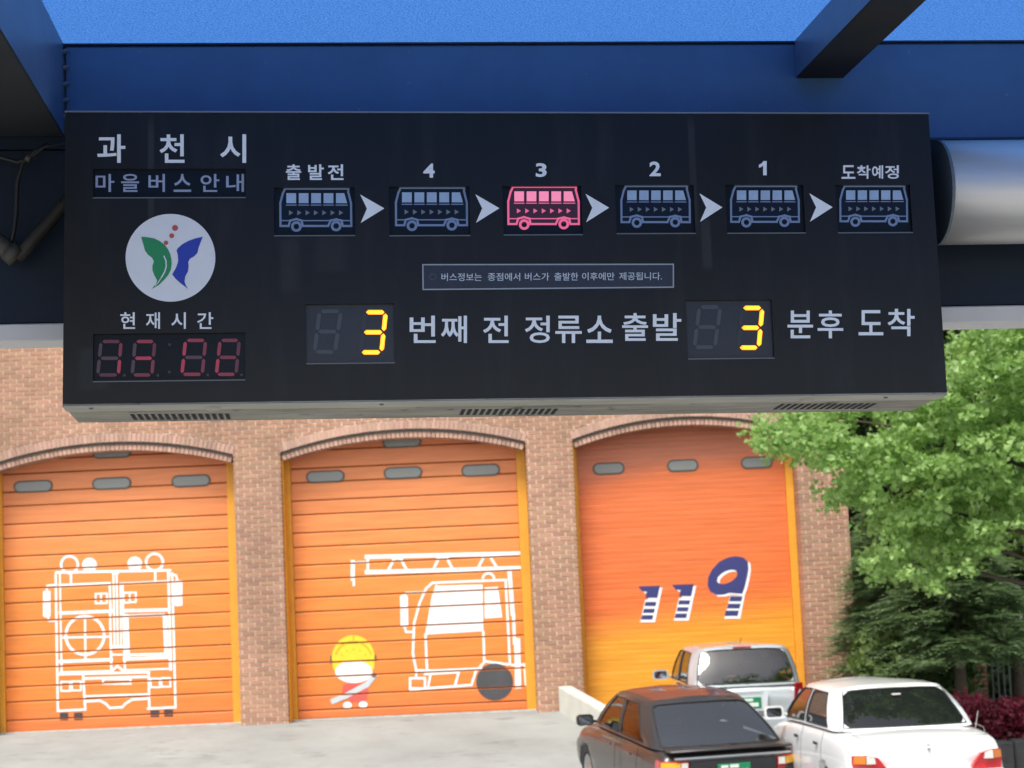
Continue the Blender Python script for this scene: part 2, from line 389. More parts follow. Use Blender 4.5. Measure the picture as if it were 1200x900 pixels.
M_shut = door_paint('orange shutter paint', [(0, (.80, .34, .02)), (.17, (.80, .33, .02)), (.30, (.76, .165, .032)), (.70, (.72, .165, .045)), (.78, (.60, .19, .095)), (1, (.42, .12, .07))], x_shift=-.10)
M_rail = mat('orange rail paint', (.80, .36, .03), rough=.5, var=.15, scale=5)
M_win = glass_mat('door window', (.24, .25, .235), .25)
M_winr = mat('window rubber', (.10, .09, .08), rough=.8)
M_white = mat('white mural paint', (.88, .88, .86), rough=.6, var=.06, scale=5)
M_dark = mat('dark mural paint', (.05, .05, .055), rough=.6, var=.2, scale=5)
def add_bump(m, sc, st, stretch=(1, 1, 1)):
    n = m.node_tree; b = n.nodes['Principled BSDF']; g = n.nodes.new('ShaderNodeNewGeometry'); mp = n.nodes.new('ShaderNodeMapping'); mp.inputs['Scale'].default_value = stretch
    nb = n.nodes.new('ShaderNodeTexNoise'); nb.inputs['Scale'].default_value = sc; nb.inputs['Detail'].default_value = 4; bp = n.nodes.new('ShaderNodeBump'); bp.inputs['Strength'].default_value = st; bp.inputs['Distance'].default_value = .05
    n.links.new(g.outputs['Position'], mp.inputs[0]); n.links.new(mp.outputs[0], nb.inputs['Vector']); n.links.new(nb.outputs[0], bp.inputs['Height']); n.links.new(bp.outputs[0], b.inputs['Normal'])
add_bump(M_slat, 1.2, .25, (1, 1, 4)); add_bump(M_shut, 1.0, .3, (1, 1, 5))
doors = []
def stadium(cx, cz, hw, hh, n=8):
    pts = []
    for k in range(n+1): a = -math.pi/2+math.pi*k/n; pts.append((cx+hw-hh+hh*math.cos(a), cz+hh*math.sin(a)))
    for k in range(n+1): a = math.pi/2+math.pi*k/n; pts.append((cx-hw+hh+hh*math.cos(a), cz+hh*math.sin(a)))
    return pts
def garage(i, lines, gap, rail_w, wins, mslat, dlabel, rec=.010):
    d = DOORS[i]; oy = YD-YF
    bm = bmesh.new()
    box(bm, d[0], d[1], oy+.06, oy+.09, d[2], SPR+RISE+.05)
    part = obj('garage_door', bm, mat('door backing', (.38, .11, .03), rough=.8), station); part['label'] = dlabel
    for a, b in ((d[0]+.002, d[0]+rail_w[0]), (d[1]-rail_w[1], d[1]-.002)): boxobj('guide_rail', a, b, oy-.055, oy+.055, d[2], SPR+.06, M_rail, part, .006)
    if i: boxobj('jamb_lining', d[0]+.0025, d[0]+.022, .07, oy-.056, d[2], SPR-.03, M_rail, part, .003)
    me_c = {}; bands = []
    xa, xb = d[0]+rail_w[0]+.004, d[1]-rail_w[1]-.004
    for z0, z1 in zip(lines, lines[1:]):
        h = round(z1-z0, 4)
        if h not in me_c:
            hh = h-gap; e = min(.012, hh*.2)
            prof = [(0.045, 0.0), (rec*.4, 0.0), (-.000, e), (-.000, hh-e), (rec, hh), (0.045, hh)]
            V = [(x, p[0], p[1]) for x in (xa, xb) for p in prof]; n = len(prof)
            Fc = [[k, k+n, k+n+1, k+1] for k in range(n-1)]+[[k for k in range(n)], [n+k for k in range(n)][::-1]]
            me = bpy.data.meshes.new('slat'); me.from_pydata(V, [], [f[::-1] for f in Fc]); me.materials.append(mslat); me_c[h] = me
        o = bpy.data.objects.new('slat', me_c[h]); o.location = (0, oy, z0); link(o, part)
        bands.append((z0+.006, z1-gap-.004))
    for px0, px1, py in wins:
        a = PD.uv(px0, py); b = PD.uv(px1, py); cx = (a[0]+b[0])/2; hw = (b[0]-a[0])/2; cz = (a[1]+b[1])/2
        bm = bmesh.new(); prism(bm, stadium(cx, cz, hw+.012, .092), oy-.012, oy+.03); wf = obj('window_frame', bm, M_winr, part)
        bm = bmesh.new(); prism(bm, stadium(cx, cz, hw-.012, .070), oy-.016, oy+.02); obj('window_pane', bm, M_win, part)
    boxobj('threshold', d[0]+.01, d[1]-.01, oy-.10, oy-.06, -.05, .022, mat('threshold grey', (.52, .55, .50), rough=.8, var=.3, scale=9), part, .004)
    doors.append((part, bands, oy))
def line_set(first, seq, top):
    z = [first]; k = 0
    while z[-1] < top: z.append(z[-1]+(seq[k] if k < len(seq) else (0.277 if (k-len(seq)) % 2 == 0 else 0.215))); k += 1
    return z
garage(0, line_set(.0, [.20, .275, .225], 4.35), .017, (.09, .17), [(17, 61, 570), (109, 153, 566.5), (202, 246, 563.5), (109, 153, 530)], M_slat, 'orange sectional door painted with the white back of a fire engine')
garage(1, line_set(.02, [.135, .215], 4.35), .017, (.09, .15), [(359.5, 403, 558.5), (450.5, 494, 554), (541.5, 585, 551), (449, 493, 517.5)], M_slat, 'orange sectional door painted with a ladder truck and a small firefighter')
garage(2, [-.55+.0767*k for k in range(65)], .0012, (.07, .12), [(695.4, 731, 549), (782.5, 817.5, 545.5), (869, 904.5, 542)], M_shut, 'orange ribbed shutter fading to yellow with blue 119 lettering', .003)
# ---- murals
def mural(i, art, name, m, k=0, bands=True):
    part, bd, oy = doors[i]
    art.build(name, m, part, y=oy-.004-.002*k, bands=bd if bands else None)
def LA(): return Art(PD, 0, 640, 3.46)
a = LA(); W1 = 9
for x, y in ((282, 75), (627, 65)): a.ring(x, y, 34, 10)
for x, y in ((363, 77), (547, 72)): a.disc(x, y, 30)
for pts, wd in [([(228,107),(690,98)],10), ([(226,115),(235,668)],9), ([(243,115),(250,515)],7), ([(683,100),(693,500)],10), ([(698,110),(712,655)],9),
    ([(240,158),(445,150),(449,270)],9), ([(288,112),(288,155)],9), ([(675,143),(497,152),(499,262)],9), ([(630,103),(630,145)],9),
    ([(460,115),(465,400)],8), ([(473,115),(478,400)],8), ([(488,150),(491,400)],6), ([(458,110),(478,110)],8), ([(458,408),(496,408)],12),
    ([(245,272),(460,263)],13), ([(497,262),(682,258)],13), ([(345,282),(347,456)],8), ([(250,371),(440,367)],8),
    ([(515,284),(665,278),(672,437),(520,441)],10), ([(512,284),(518,441)],18), ([(515,284),(665,278)],12), ([(675,280),(680,440)],8),
    ([(245,468),(452,460)],13), ([(245,512),(452,506)],7), ([(250,465),(250,512)],8), ([(447,270),(452,505)],9), ([(499,262),(507,500)],9),
    ([(505,458),(690,450)],13), ([(505,503),(690,497)],7), ([(688,450),(690,500)],8), ([(458,440),(494,440)],8), ([(452,508),(476,486),(500,506)],9),
    ([(240,520),(605,511)],9), ([(337,518),(346,662)],9), ([(345,537),(600,529)],10), ([(350,608),(600,600)],7),
    ([(345,630),(405,626),(428,638),(446,656),(495,653),(510,638),(535,622),(598,618)],9), ([(235,668),(346,662)],9), ([(603,512),(606,658)],9), ([(600,659),(712,653)],9),
    ([(225,157),(192,160),(190,190)],8), ([(192,280),(200,303),(228,303)],8), ([(690,115),(714,118),(722,148)],8)]: a.line(pts, wd)
a.rect(388,193,410,232,7).rect(410,192,434,231,7).rect(502,189,526,229,7).rect(526,188,551,227,7).rect(418,540,530,558,8)
a.rect(248,550,284,587,7).rect(292,548,328,585,7).rect(612,537,648,572,7).rect(655,535,691,570,7)
a.ring(345, 362, 78, 11)
a.line([(190,195),(190,272)], 30).disc(190,195,15).disc(190,275,15).line([(722,155),(722,225)], 36).disc(722,155,18).disc(722,226,18)
mural(0, a, 'fire_engine_mural', M_white)
for x0, y0, x1, y1 in ((243,675,277,706),(300,675,336,705),(610,665,646,693),(665,662,702,691)): mural(0, LA().poly([(x0,y0),(x1,y0),(x1,y1),(x0,y1)]), 'painted_tyre', M_dark)
def LB(): return Art(PD, 300, 640, 3.3333)
a = LB()
for pts, wd in [([(432,42),(1042,28)],16), ([(432,102),(1042,85)],16), ([(437,40),(437,105)],10), ([(515,98),(540,50)],10), ([(538,46),(568,46)],14), ([(565,50),(590,95)],10),
    ([(690,95),(715,47)],10), ([(712,42),(748,42)],14), ([(745,45),(768,90)],10), ([(865,90),(890,42)],10), ([(886,38),(920,38)],14), ([(915,42),(942,85)],10),
    ([(437,62),(375,65)],9), ([(378,62),(378,128)],16), ([(382,128),(382,152)],9),
    ([(978,132),(690,143),(665,165),(640,220),(618,300),(613,420),(626,485),(705,487)],9), ([(975,132),(992,458)],9),
    ([(990,95),(1003,265)],16), ([(1006,270),(1010,380)],12), ([(1020,370),(1024,545)],24), ([(1050,462),(1056,545)],12), ([(1000,465),(1062,462)],9),
    ([(662,345),(668,480)],9), ([(888,335),(892,450)],9), ([(660,488),(880,478)],9), ([(665,345),(690,200),(705,155)],8),
    ([(660,500),(792,492),(777,547),(603,560)],9), ([(682,502),(672,552)],8), ([(777,547),(842,542),(858,490),(895,450),(988,462)],9), ([(628,485),(625,515)],9),
    ([(660,180),(586,182),(578,200)],8), ([(580,310),(586,335),(614,335)],8)]: a.line(pts, wd)
a.rect(602,516,660,556,9).ring(908,128,22,9,180,360)
a.poly([(702,155),(885,150),(888,332),(668,345),(675,290),(690,200)]).poly([(893,162),(945,158),(962,278),(893,283)])
a.line([(578,208),(580,302)],30).disc(578,205,16).disc(580,305,14)
mural(1, a, 'ladder_truck_mural', M_white)
mural(1, LB().disc(932,530,72,n=36), 'painted_wheel', mat('grey mural paint', (.075,.075,.08), rough=.6, var=.25, scale=4), 1)
def LC(): return Art(PD, 370, 730, 8.18)
a = LC()
a.poly([(360+205*math.cos(t), 335-218*math.sin(t)) for t in [math.pi*k/16 for k in range(17)]]+[(165,430),(195,480),(240,400),(480,400),(530,480),(560,430)])
mural(1, a, 'painted_helmet', mat('yellow mural paint', (.85,.62,.03), rough=.6, var=.06), 0)
a = LC()
a.disc(365,468,178,108)
mural(1, a, 'painted_face', M_white, 1)
a = LC().ring(362, 352, 176, 16, 195, 345).line([(362, 122), (362, 172)], 12)
for k_ in (215, 243, 270, 297, 325): a.disc(362+140*math.cos(math.radians(k_)), 372+118*math.sin(math.radians(k_)), 8)
mural(1, a, 'painted_helmet_band', mat('ochre mural paint', (.62, .40, .02), rough=.6), 2)
for x, y in ((305,788),(455,782)): mural(1, LC().disc(x, y, 42, 32), 'painted_boot', M_white, 1)
mural(1, LC().poly([(262,600),(300,580),(470,585),(505,640),(488,735),(440,752),(435,775),(400,775),(395,750),(360,750),(355,775),(322,775),(320,690),(252,665)]), 'painted_suit', mat('red mural paint', (.72,.10,.08), rough=.6, var=.06), 0)
mural(1, LC().line([(170,748),(290,698),(490,590),(560,505)], 52).disc(168,748,26), 'painted_hose', mat('silver mural paint', (.55,.6,.62), rough=.6, var=.06), 2)
a = LC().disc(560,500,24).line([(145,320),(145,385)],14).line([(572,310),(572,360)],18)
mural(1, a, 'painted_trim', mat('brown mural paint', (.16,.11,.05), rough=.6), 3)
M_navy = mat('navy lettering paint', (.035,.04,.17), rough=.6, var=.1)
def LD(): return Art(PD, 640, 480, 3.214)
for tag_, m_, sx, sy, kk in (('w', M_white, 9, 7, 0), ('b', M_navy, 0, 0, 1)):
    for dx, dy in ((0, 0), (127, -6)):
        a = LD(); X = lambda x, y: (x+dx+sx, y+dy+sy)
        a.poly([X(347,666), X(429,663), X(419,709), X(374,709), X(379,686), X(362,684)])
        if kk:
            for y0, y1, x0, x1 in ((724,740,371,413),(750,766,365,407),(774,791,358,401)): a.poly([X(x0+3,y0), X(x1+3,y0), X(x1-1,y1), X(x0-1,y1)])
        else: a.poly([X(364,709), X(419,709), X(401,794), X(345,794)])
        mural(2, a, 'painted_digit', m_, kk, False)
    a = LD(); X = lambda x, y: (x+sx, y+sy)
    out = [(762,600),(760,572),(740,556),(712,552),(685,557),(652,573),(625,602),(610,632),(608,662),(618,684),(640,698),(668,697),(690,690),(738,694),(748,668),(757,630)]
    cx, cy = 682, 630
    inn = []
    for x, y in out:
        t = math.atan2(y-cy, x-cx); r = 1/math.sqrt((math.cos(t+.45)/42)**2+(math.sin(t+.45)/22)**2); inn.append((cx+r*math.cos(t), cy+r*math.sin(t)))
    for k in range(len(out)):
        j = (k+1) % len(out); a.poly([X(*out[k]), X(*out[j]), X(*inn[j]), X(*inn[k])])
    if kk:
        for y0, y1, x0, x1 in ((703,722,692,738),(731,749,684,731),(757,777,675,724)): a.poly([X(x0+2,y0), X(x1+2,y0), X(x1-3,y1), X(x0-3,y1)])
    else: a.poly([X(684,694), X(739,694), X(722,781), X(662,781)])
    mural(2, a, 'painted_digit', m_, kk, False)

# ---- low white wall beside the right door
def low_wall():
    bm = bmesh.new()
    A0, A1 = PF.uv(654, 806)[0], PF.uv(670, 806)[0]
    dx = 0.31; y0, y1 = 27.985, 25.9
    pts = lambda x0, x1, y, zt: [(x0, y, -1), (x1, y, -1), (x1, y, zt), (x0, y, zt)]
    a = [bm.verts.new(p) for p in pts(A0, A1, y0, .37)]; b = [bm.verts.new(p) for p in pts(A0+dx*(y0-y1), A1+dx*(y0-y1), y1, .37-.14*(y0-y1))]
    for k in range(4): bm.faces.new((a[k], a[(k+1) % 4], b[(k+1) % 4], b[k]))
    bm.faces.new(a[::-1]); bm.faces.new(b)
    bmesh.ops.bevel(bm, geom=list(bm.edges), offset=.012, segments=2, affect='EDGES')
    o = obj('low_wall', bm, mat('white render', (.62, .63, .56), rough=.85, var=.15, scale=3, bump=.2), None)
    tag(o, 'low white rendered kerb wall sloping down from the brick pier beside the right garage door', 'wall')
low_wall()

# ================================================================ BUS SHELTER
S_O = Vector((-0.01244428, 2.91146546, 2.57402331))
SX, SY, SZ = Vector((.9944, .1049, -.0114)), Vector((-.1048, .9945, .0063)), Vector((.0120, -.0051, .9999))
SX.normalize(); SY = (SY-SX*SY.dot(SX)).normalized(); SZ = SX.cross(SY)
S_M = Matrix.Translation(S_O) @ Matrix((SX, SY, SZ)).transposed().to_4x4()
shelter = thing('bus_shelter', 'blue steel bus shelter frame and translucent blue roof holding the black bus display', 'bus shelter')
shelter.matrix_world = S_M
M_blue = mat('blue enamel', (.055, .145, .32), rough=.42, var=.22, scale=6, spots=((.16, .2, .28), 55, .70), bump=.04, bscale=30, spec=.4)
M_blue2 = mat('blue enamel beam', (.105, .17, .28), rough=.38, var=.3, scale=9, stretch=(1, .3, 1), bump=.05, spec=.5)
M_dark_rust = mat('dark underside enamel', (.007, .014, .022), rough=.75, col2=(.018, .016, .013), scale=14, detail=10)  # undersides darker than the sides, with brown rust speckles
bm = bmesh.new(); box(bm, -.672, 3.2, 0.0, .05, .223, .384, .003); obj('fascia_beam', bm, M_blue, shelter)
bm = bmesh.new(); box(bm, -3.2, -.674, 0.0, .05, .246, .384, .003); obj('fascia_beam', bm, M_blue, shelter)
boxobj('lower_fascia', -3.2, 3.2, .014, .0495, -.051, .2225, mat('shade-darkened navy enamel', (.007, .016, .034), rough=.5, var=.25, scale=6, spec=.25), shelter, .002)  # shade of the recess put into the colour, darker than the beam
boxobj('fascia_shade_strip', -3.2, -.674, .014, .0495, .2235, .2455, MAT['shade-darkened navy enamel'], shelter)  # dark strip added to carry the left beam's shade on the fascia
boxobj('fascia_lip', -3.2, 3.2, -.004, .05, .3845, .3870, mat('dark seam', (.01, .02, .06), rough=.6), shelter)
bm = bmesh.new(); box(bm, -3.2, 3.2, .008, .10, -.079, -.0515, .002); obj('gutter_trim', bm, mat('grey gutter paint', (.72, .70, .68), rough=.6, var=.12, scale=5), shelter)
# big left beam and the slim rafters
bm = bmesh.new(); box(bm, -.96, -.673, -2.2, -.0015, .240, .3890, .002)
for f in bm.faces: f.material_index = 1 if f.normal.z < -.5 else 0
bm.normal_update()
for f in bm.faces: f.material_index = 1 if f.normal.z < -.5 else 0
obj('cross_beam', bm, None, shelter, mats=[M_blue2, M_dark_rust])
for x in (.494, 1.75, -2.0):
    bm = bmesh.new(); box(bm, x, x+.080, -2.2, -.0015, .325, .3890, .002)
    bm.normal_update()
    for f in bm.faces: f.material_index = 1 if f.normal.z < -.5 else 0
    obj('rafter', bm, None, shelter, mats=[M_blue2, M_dark_rust])
# roof sheet: translucent blue
mr_ = bpy.data.materials.new('translucent blue sheet'); mr_.use_nodes = True; n = mr_.node_tree; n.nodes.remove(n.nodes['Principled BSDF'])
tr = n.nodes.new('ShaderNodeBsdfTranslucent'); df = n.nodes.new('ShaderNodeBsdfDiffuse'); ms = n.nodes.new('ShaderNodeMixShader')
tc = n.nodes.new('ShaderNodeTexCoord'); no = n.nodes.new('ShaderNodeTexNoise'); no.inputs['Scale'].default_value = 330; no.inputs['Detail'].default_value = 4
cr = n.nodes.new('ShaderNodeValToRGB'); cr.color_ramp.elements[0].position = .40; cr.color_ramp.elements[1].position = .60
cr.color_ramp.elements[0].color = (.028, .11, .33, 1); cr.color_ramp.elements[1].color = (.065, .19, .52, 1)
n.links.new(tc.outputs['Object'], no.inputs['Vector']); n.links.new(no.outputs[0], cr.inputs[0]); n.links.new(cr.outputs[0], tr.inputs[0])
df.inputs[0].default_value = (.04, .14, .42, 1); ms.inputs[0].default_value = .25
n.links.new(tr.outputs[0], ms.inputs[1]); n.links.new(df.outputs[0], ms.inputs[2]); n.links.new(ms.outputs[0], n.nodes['Material Output'].inputs[0])
pyobj('roof_sheet', [(-3.2, -2.2, .3905), (3.2, -2.2, .3905), (3.2, .10, .3905), (-3.2, .10, .3905)], [[0, 1, 2, 3]], mr_, shelter)
# brushed steel tube at the right of the display, and the posts
M_steelb = mat('brushed steel', (.86, .84, .79), rough=.42, metal=.62, var=.12, scale=40, stretch=(.05, 1, 1))
bm = bmesh.new(); tube(bm, [(.689, -.092, .1157), (3.1, -.092, .1157)], .0822, 48); obj('steel_tube', bm, M_steelb, shelter, True)
o = shelter.children[-1]
for p in o.data.polygons:
    if abs(p.normal.x) > .9: p.use_smooth = False
bm = bmesh.new(); tube(bm, [(.6845, -.092, .1157), (.6885, -.092, .1157)], .0830, 48); obj('tube_end_cap', bm, mat('dark cap', (.10, .13, .15), rough=.5), shelter)
for x, y in ((-2.9, .15), (2.9, .15), (-2.9, -2.1), (2.9, -2.1)):
    bm = bmesh.new(); tube(bm, [(x, y, -2.05), (x, y, .385)], .05, 20); obj('post', bm, M_steelb, shelter, True)
bm = bmesh.new()
for k in range(5): tube(bm, [(-.678+random.uniform(-.001, .001), -.006, .372-.026*k), (-.664, -.006, .372-.026*k+.004)], .004, 6)
obj('weld_bead', bm, M_blue2, shelter)['kind'] = 'stuff'
# cables and conduit under the left beam
M_cab = mat('black cable', (.012, .012, .012), rough=.55)
def sl_(x, y, off):     # a point of the shelter, given where it stands in front of the fascia
    d = ray(x, y); t = ((S_O-CP).dot(SY)+off)/d.dot(SY); P = CP+d*t-S_O; return Vector((P.dot(SX), P.dot(SY), P.dot(SZ)))
cable = lambda nm, pts, r, m, off=-.03: (lambda b: (tube(b, [sl_(x, y, off) for x, y in pts], r, 10), obj(nm, b, m, shelter, True)))(bmesh.new())
cable('cable', [(58, 168), (40, 178), (26, 192), (20, 215), (19, 250), (16, 272), (12, 290)], .0035, M_cab)
cable('cable', [(-60, 176), (0, 184), (20, 190), (34, 186), (52, 172), (85, 168)], .003, M_cab)
cable('conduit', [(92, 222), (72, 243), (56, 262), (38, 282), (20, 303)], .011, mat('brown conduit', (.018, .015, .010), rough=.6), -.03)
cable('conduit_fitting', [(-12, 276), (4, 289), (20, 303)], .014, mat('zinc fitting', (.11, .10, .08), rough=.65, metal=.4, var=.4, scale=60), -.03)
cable('conduit_nut', [(10, 293), (20, 302)], .017, MAT['zinc fitting'], -.03)
cable('cable_clip', [(31, 184), (36, 187)], .006, MAT['zinc fitting'], -.03)

# ================================================================ BUS INFORMATION DISPLAY
w_ = Vector((-.06005, .0185, .10364)); P_T = Vector((.00731, 2.72283, 2.58522)); PH, PD_, PWD = .43235, .17338, 1.3
P_R = Matrix.Rotation(w_.length, 3, w_.normalized())
ex, en, ez = P_R.col[0], P_R.col[1], P_R.col[2]
PP = Plane(P_T, ex, en, ez)
disp = thing('bus_information_display', 'long black bus arrival display with Korean lettering, six bus symbols and lit digits', 'display board')
disp.matrix_world = PP.mat()
hw, hh = PWD/2, PH/2
def panel_mat():
    m = mat('black display face', (.0110, .0106, .0098), rough=.36, spec=.28, bump=.03, bscale=12)
    n = m.node_tree; b = n.nodes['Principled BSDF']
    tc = n.nodes.new('ShaderNodeTexCoord'); sp = n.nodes.new('ShaderNodeSeparateXYZ'); n.links.new(tc.outputs['Object'], sp.inputs[0])
    mp = n.nodes.new('ShaderNodeMapping'); mp.inputs['Scale'].default_value = (14, 1, 2.2); n.links.new(tc.outputs['Object'], mp.inputs[0])
    no = n.nodes.new('ShaderNodeTexNoise'); no.inputs['Scale'].default_value = 1.6; no.inputs['Detail'].default_value = 9; no.inputs['Roughness'].default_value = .65; n.links.new(mp.outputs[0], no.inputs['Vector'])
    cr = n.nodes.new('ShaderNodeValToRGB'); cr.color_ramp.elements[0].position = .52; cr.color_ramp.elements[1].position = .80
    cr.color_ramp.elements[0].color = (0, 0, 0, 1); cr.color_ramp.elements[1].color = (.16, .16, .16, 1); n.links.new(no.outputs[0], cr.inputs[0])
    acc = cr.outputs[0]
    # two old water marks running down the face
    for x0, wd, z0, z1, amp in ((PP.uv(177, 150)[0], .006, -.02, .216, .5), (PP.uv(812, 200)[0], .007, .02, .22, .45), (PP.uv(828, 290)[0], .010, -.03, .06, .55), (PP.uv(388, 300)[0], .03, -.03, .04, .25), (PP.uv(340, 320)[0], .02, -.06, .03, .25), (PP.uv(110, 425)[0], .03, -.2, -.13, .35)):
        d = n.nodes.new('ShaderNodeMath'); d.operation = 'SUBTRACT'; d.inputs[1].default_value = x0; n.links.new(sp.outputs['X'], d.inputs[0])
        ab = n.nodes.new('ShaderNodeMath'); ab.operation = 'ABSOLUTE'; n.links.new(d.outputs[0], ab.inputs[0])
        r = n.nodes.new('ShaderNodeMapRange'); r.interpolation_type = 'SMOOTHSTEP'; r.inputs['From Min'].default_value = wd; r.inputs['From Max'].default_value = wd*.4; r.inputs['To Max'].default_value = amp; n.links.new(ab.outputs[0], r.inputs[0])
        zc, zh = (z0+z1)/2, (z1-z0)/2
        d2 = n.nodes.new('ShaderNodeMath'); d2.operation = 'SUBTRACT'; d2.inputs[1].default_value = zc; n.links.new(sp.outputs['Z'], d2.inputs[0])
        a2 = n.nodes.new('ShaderNodeMath'); a2.operation = 'ABSOLUTE'; n.links.new(d2.outputs[0], a2.inputs[0])
        r2 = n.nodes.new('ShaderNodeMapRange'); r2.interpolation_type = 'SMOOTHSTEP'; r2.inputs['From Min'].default_value = zh; r2.inputs['From Max'].default_value = zh*.7; n.links.new(a2.outputs[0], r2.inputs[0])
        mu = n.nodes.new('ShaderNodeMath'); mu.operation = 'MULTIPLY'; n.links.new(r.outputs[0], mu.inputs[0]); n.links.new(r2.outputs[0], mu.inputs[1])
        m3_ = n.nodes.new('ShaderNodeMath'); m3_.operation = 'MULTIPLY'; n.links.new(mu.outputs[0], m3_.inputs[0]); n.links.new(no.outputs[0], m3_.inputs[1])
        ad = n.nodes.new('ShaderNodeMath'); ad.operation = 'ADD'; n.links.new(acc, ad.inputs[0]); n.links.new(m3_.outputs[0], ad.inputs[1]); acc = ad.outputs[0]
    mx = n.nodes.new('ShaderNodeMix'); mx.data_type = 'RGBA'; mx.inputs['A'].default_value = (.0110, .0106, .0098, 1); mx.inputs['B'].default_value = (.07, .075, .075, 1)
    n.links.new(acc, mx.inputs['Factor']); n.links.new(mx.outputs['Result'], b.inputs['Base Color'])
    rr = n.nodes.new('ShaderNodeMapRange'); rr.inputs['To Min'].default_value = .33; rr.inputs['To Max'].default_value = .6; n.links.new(acc, rr.inputs[0]); n.links.new(rr.outputs[0], b.inputs['Roughness'])
    return m
M_face = panel_mat()
M_galv = mat('weathered galvanised steel', (.40, .37, .29), rough=.75, col2=(.19, .17, .135), scale=7, stretch=(1, 4, 1), bump=.1, detail=9, spots=((.06, .055, .045), 30, .64))
M_slot = mat('slot darkness', (.008, .008, .008), rough=.9)
M_scr = mat('dark smoked screen', (.008, .011, .016), rough=.3, spec=.2, var=.3, scale=300)
# windows cut through the face (photo pixels) -> local rectangles
HOLES = dict(title=(109, 197.5, 288, 231), clock=(109, 390.5, 287.5, 445.5), first=(358.5, 356, 462.5, 425), second=(805, 351.5, 906, 419.5))
ICON = [(321, 219.5, 416, 275.5), (456, 218.5, 550.5, 275.5), (589.5, 218, 682, 274.5), (721.5, 216.5, 814, 273), (851, 216.5, 942.7, 272.5), (980.5, 216.5, 1068, 272)]
for k, r in enumerate(ICON): HOLES['icon%d' % k] = r
def rect_uv(r, off=0.0):
    x0, y0, x1, y1 = r; a = PP.uv(x0, (y0+y1)/2, off)[0]; b = PP.uv(x1, (y0+y1)/2, off)[0]; c = PP.uv((x0+x1)/2, y0, off)[1]; d = PP.uv((x0+x1)/2, y1, off)[1]
    return a, b, d, c
RH = {k: rect_uv(r) for k, r in HOLES.items()}
def build_face():
    xs = sorted({-hw, hw} | {v for r in RH.values() for v in r[:2]}); zs = sorted({-hh, hh} | {v for r in RH.values() for v in r[2:]})
    V, Fc, key = [], [], {}
    def v(x, y, z):
        k = (round(x, 6), y, round(z, 6))
        if k not in key: key[k] = len(V); V.append((x, y, z))
        return key[k]
    for i in range(len(xs)-1):
        for j in range(len(zs)-1):
            cx, cz = (xs[i]+xs[i+1])/2, (zs[j]+zs[j+1])/2
            if any(r[0] < cx < r[1] and r[2] < cz < r[3] for r in RH.values()): continue
            Fc.append([v(xs[i], 0, zs[j]), v(xs[i+1], 0, zs[j]), v(xs[i+1], 0, zs[j+1]), v(xs[i], 0, zs[j+1])])
    for r in RH.values():
        a, b, c, d = r; D = .006
        for p, q in (((a, c), (b, c)), ((b, c), (b, d)), ((b, d), (a, d)), ((a, d), (a, c))):
            Fc.append([v(p[0], 0, p[1]), v(q[0], 0, q[1]), v(q[0], D, q[1]), v(p[0], D, p[1])])
    pyobj('front_plate', V, Fc, M_face, disp)
build_face()
# housing behind (open-fronted box), underside plate with lip
V = [(x, y, z) for y in (0, PD_) for z in (-hh+.0012, hh) for x in (-hw, hw)]
pyobj('housing', V, [[0, 2, 6, 4], [1, 5, 7, 3], [2, 3, 7, 6], [4, 6, 7, 5]], mat('black housing paint', (.02, .022, .024), rough=.4, var=.2), disp)
boxobj('top_edge', -hw-.001, hw+.001, -.0022, .004, hh+.0002, hh+.0022, mat('edge highlight metal', (.22, .24, .27), rough=.4, metal=.5), disp)  # pale strip paints a thin highlight along the top edge
VENT = [((153, 271), 487.3, 15), ((538, 653), 481.6, 15), ((909, 1023), 475.3, 15)]
def under_y(y_px, x_px):   # where a line of sight meets the underside
    d = ray(x_px, y_px); nz = ez; t = ((P_T - ez*hh) - CP).dot(nz)/d.dot(nz); P = CP+d*t-P_T; return P.dot(ex), P.dot(en)
def build_under():
    zb = -hh
    bm = bmesh.new(); box(bm, -hw, hw, .0, PD_, zb-.0015, zb+.001); pl = obj('bottom_plate', bm, M_galv, disp)
    bm = bmesh.new(); box(bm, -hw-.0005, hw+.0005, -.0008, .045, zb-.0040, zb-.0018, .0006); obj('bottom_lip', bm, mat('worn lip metal', (.50, .47, .38), rough=.6, metal=.3, var=.3, scale=14, stretch=(.5, 2, 1)), disp)
    for (x0, x1), yp, nn in VENT:
        u0, v0 = under_y(yp, x0); u1, v1 = under_y(yp-(.7), x1)
        vent = thing_vent = None
        bm = bmesh.new()
        for k in range(nn):
            u = u0+(u1-u0)*(k+.5)/nn; vv = v0+(v1-v0)*(k+.5)/nn
            box(bm, u-.0028, u+.0028, vv-.028, vv+.028, zb-.0022, zb-.0017)
        o = obj('vent_slots', bm, M_slot, disp); o['kind'] = 'stuff'
    for x_, y_ in ((251, 478.5), (942, 467)):
        u, vv = under_y(y_, x_)
        bm = bmesh.new(); bmesh.ops.create_cone(bm, cap_ends=True, segments=24, radius1=.0105, radius2=.013, depth=.003, matrix=Matrix.Translation((u, .024, zb-.0052))); obj('cable_gland', bm, mat('worn lip metal', (.4, .4, .4)), disp, False)
    for x_ in (.03, .35, .93): 
        u = -hw+x_*PWD
        bm = bmesh.new(); bmesh.ops.create_cone(bm, cap_ends=True, segments=10, radius1=.0028, radius2=.0034, depth=.002, matrix=Matrix.Translation((u, .012, zb-.0048))); obj('screw', bm, MAT['dark cap'], disp)
build_under()
for x in (-.45, .45): boxobj('hanging_bracket', x-.03, x+.03, PD_+.001, PD_+.012, -.1, .19, M_blue2, disp)
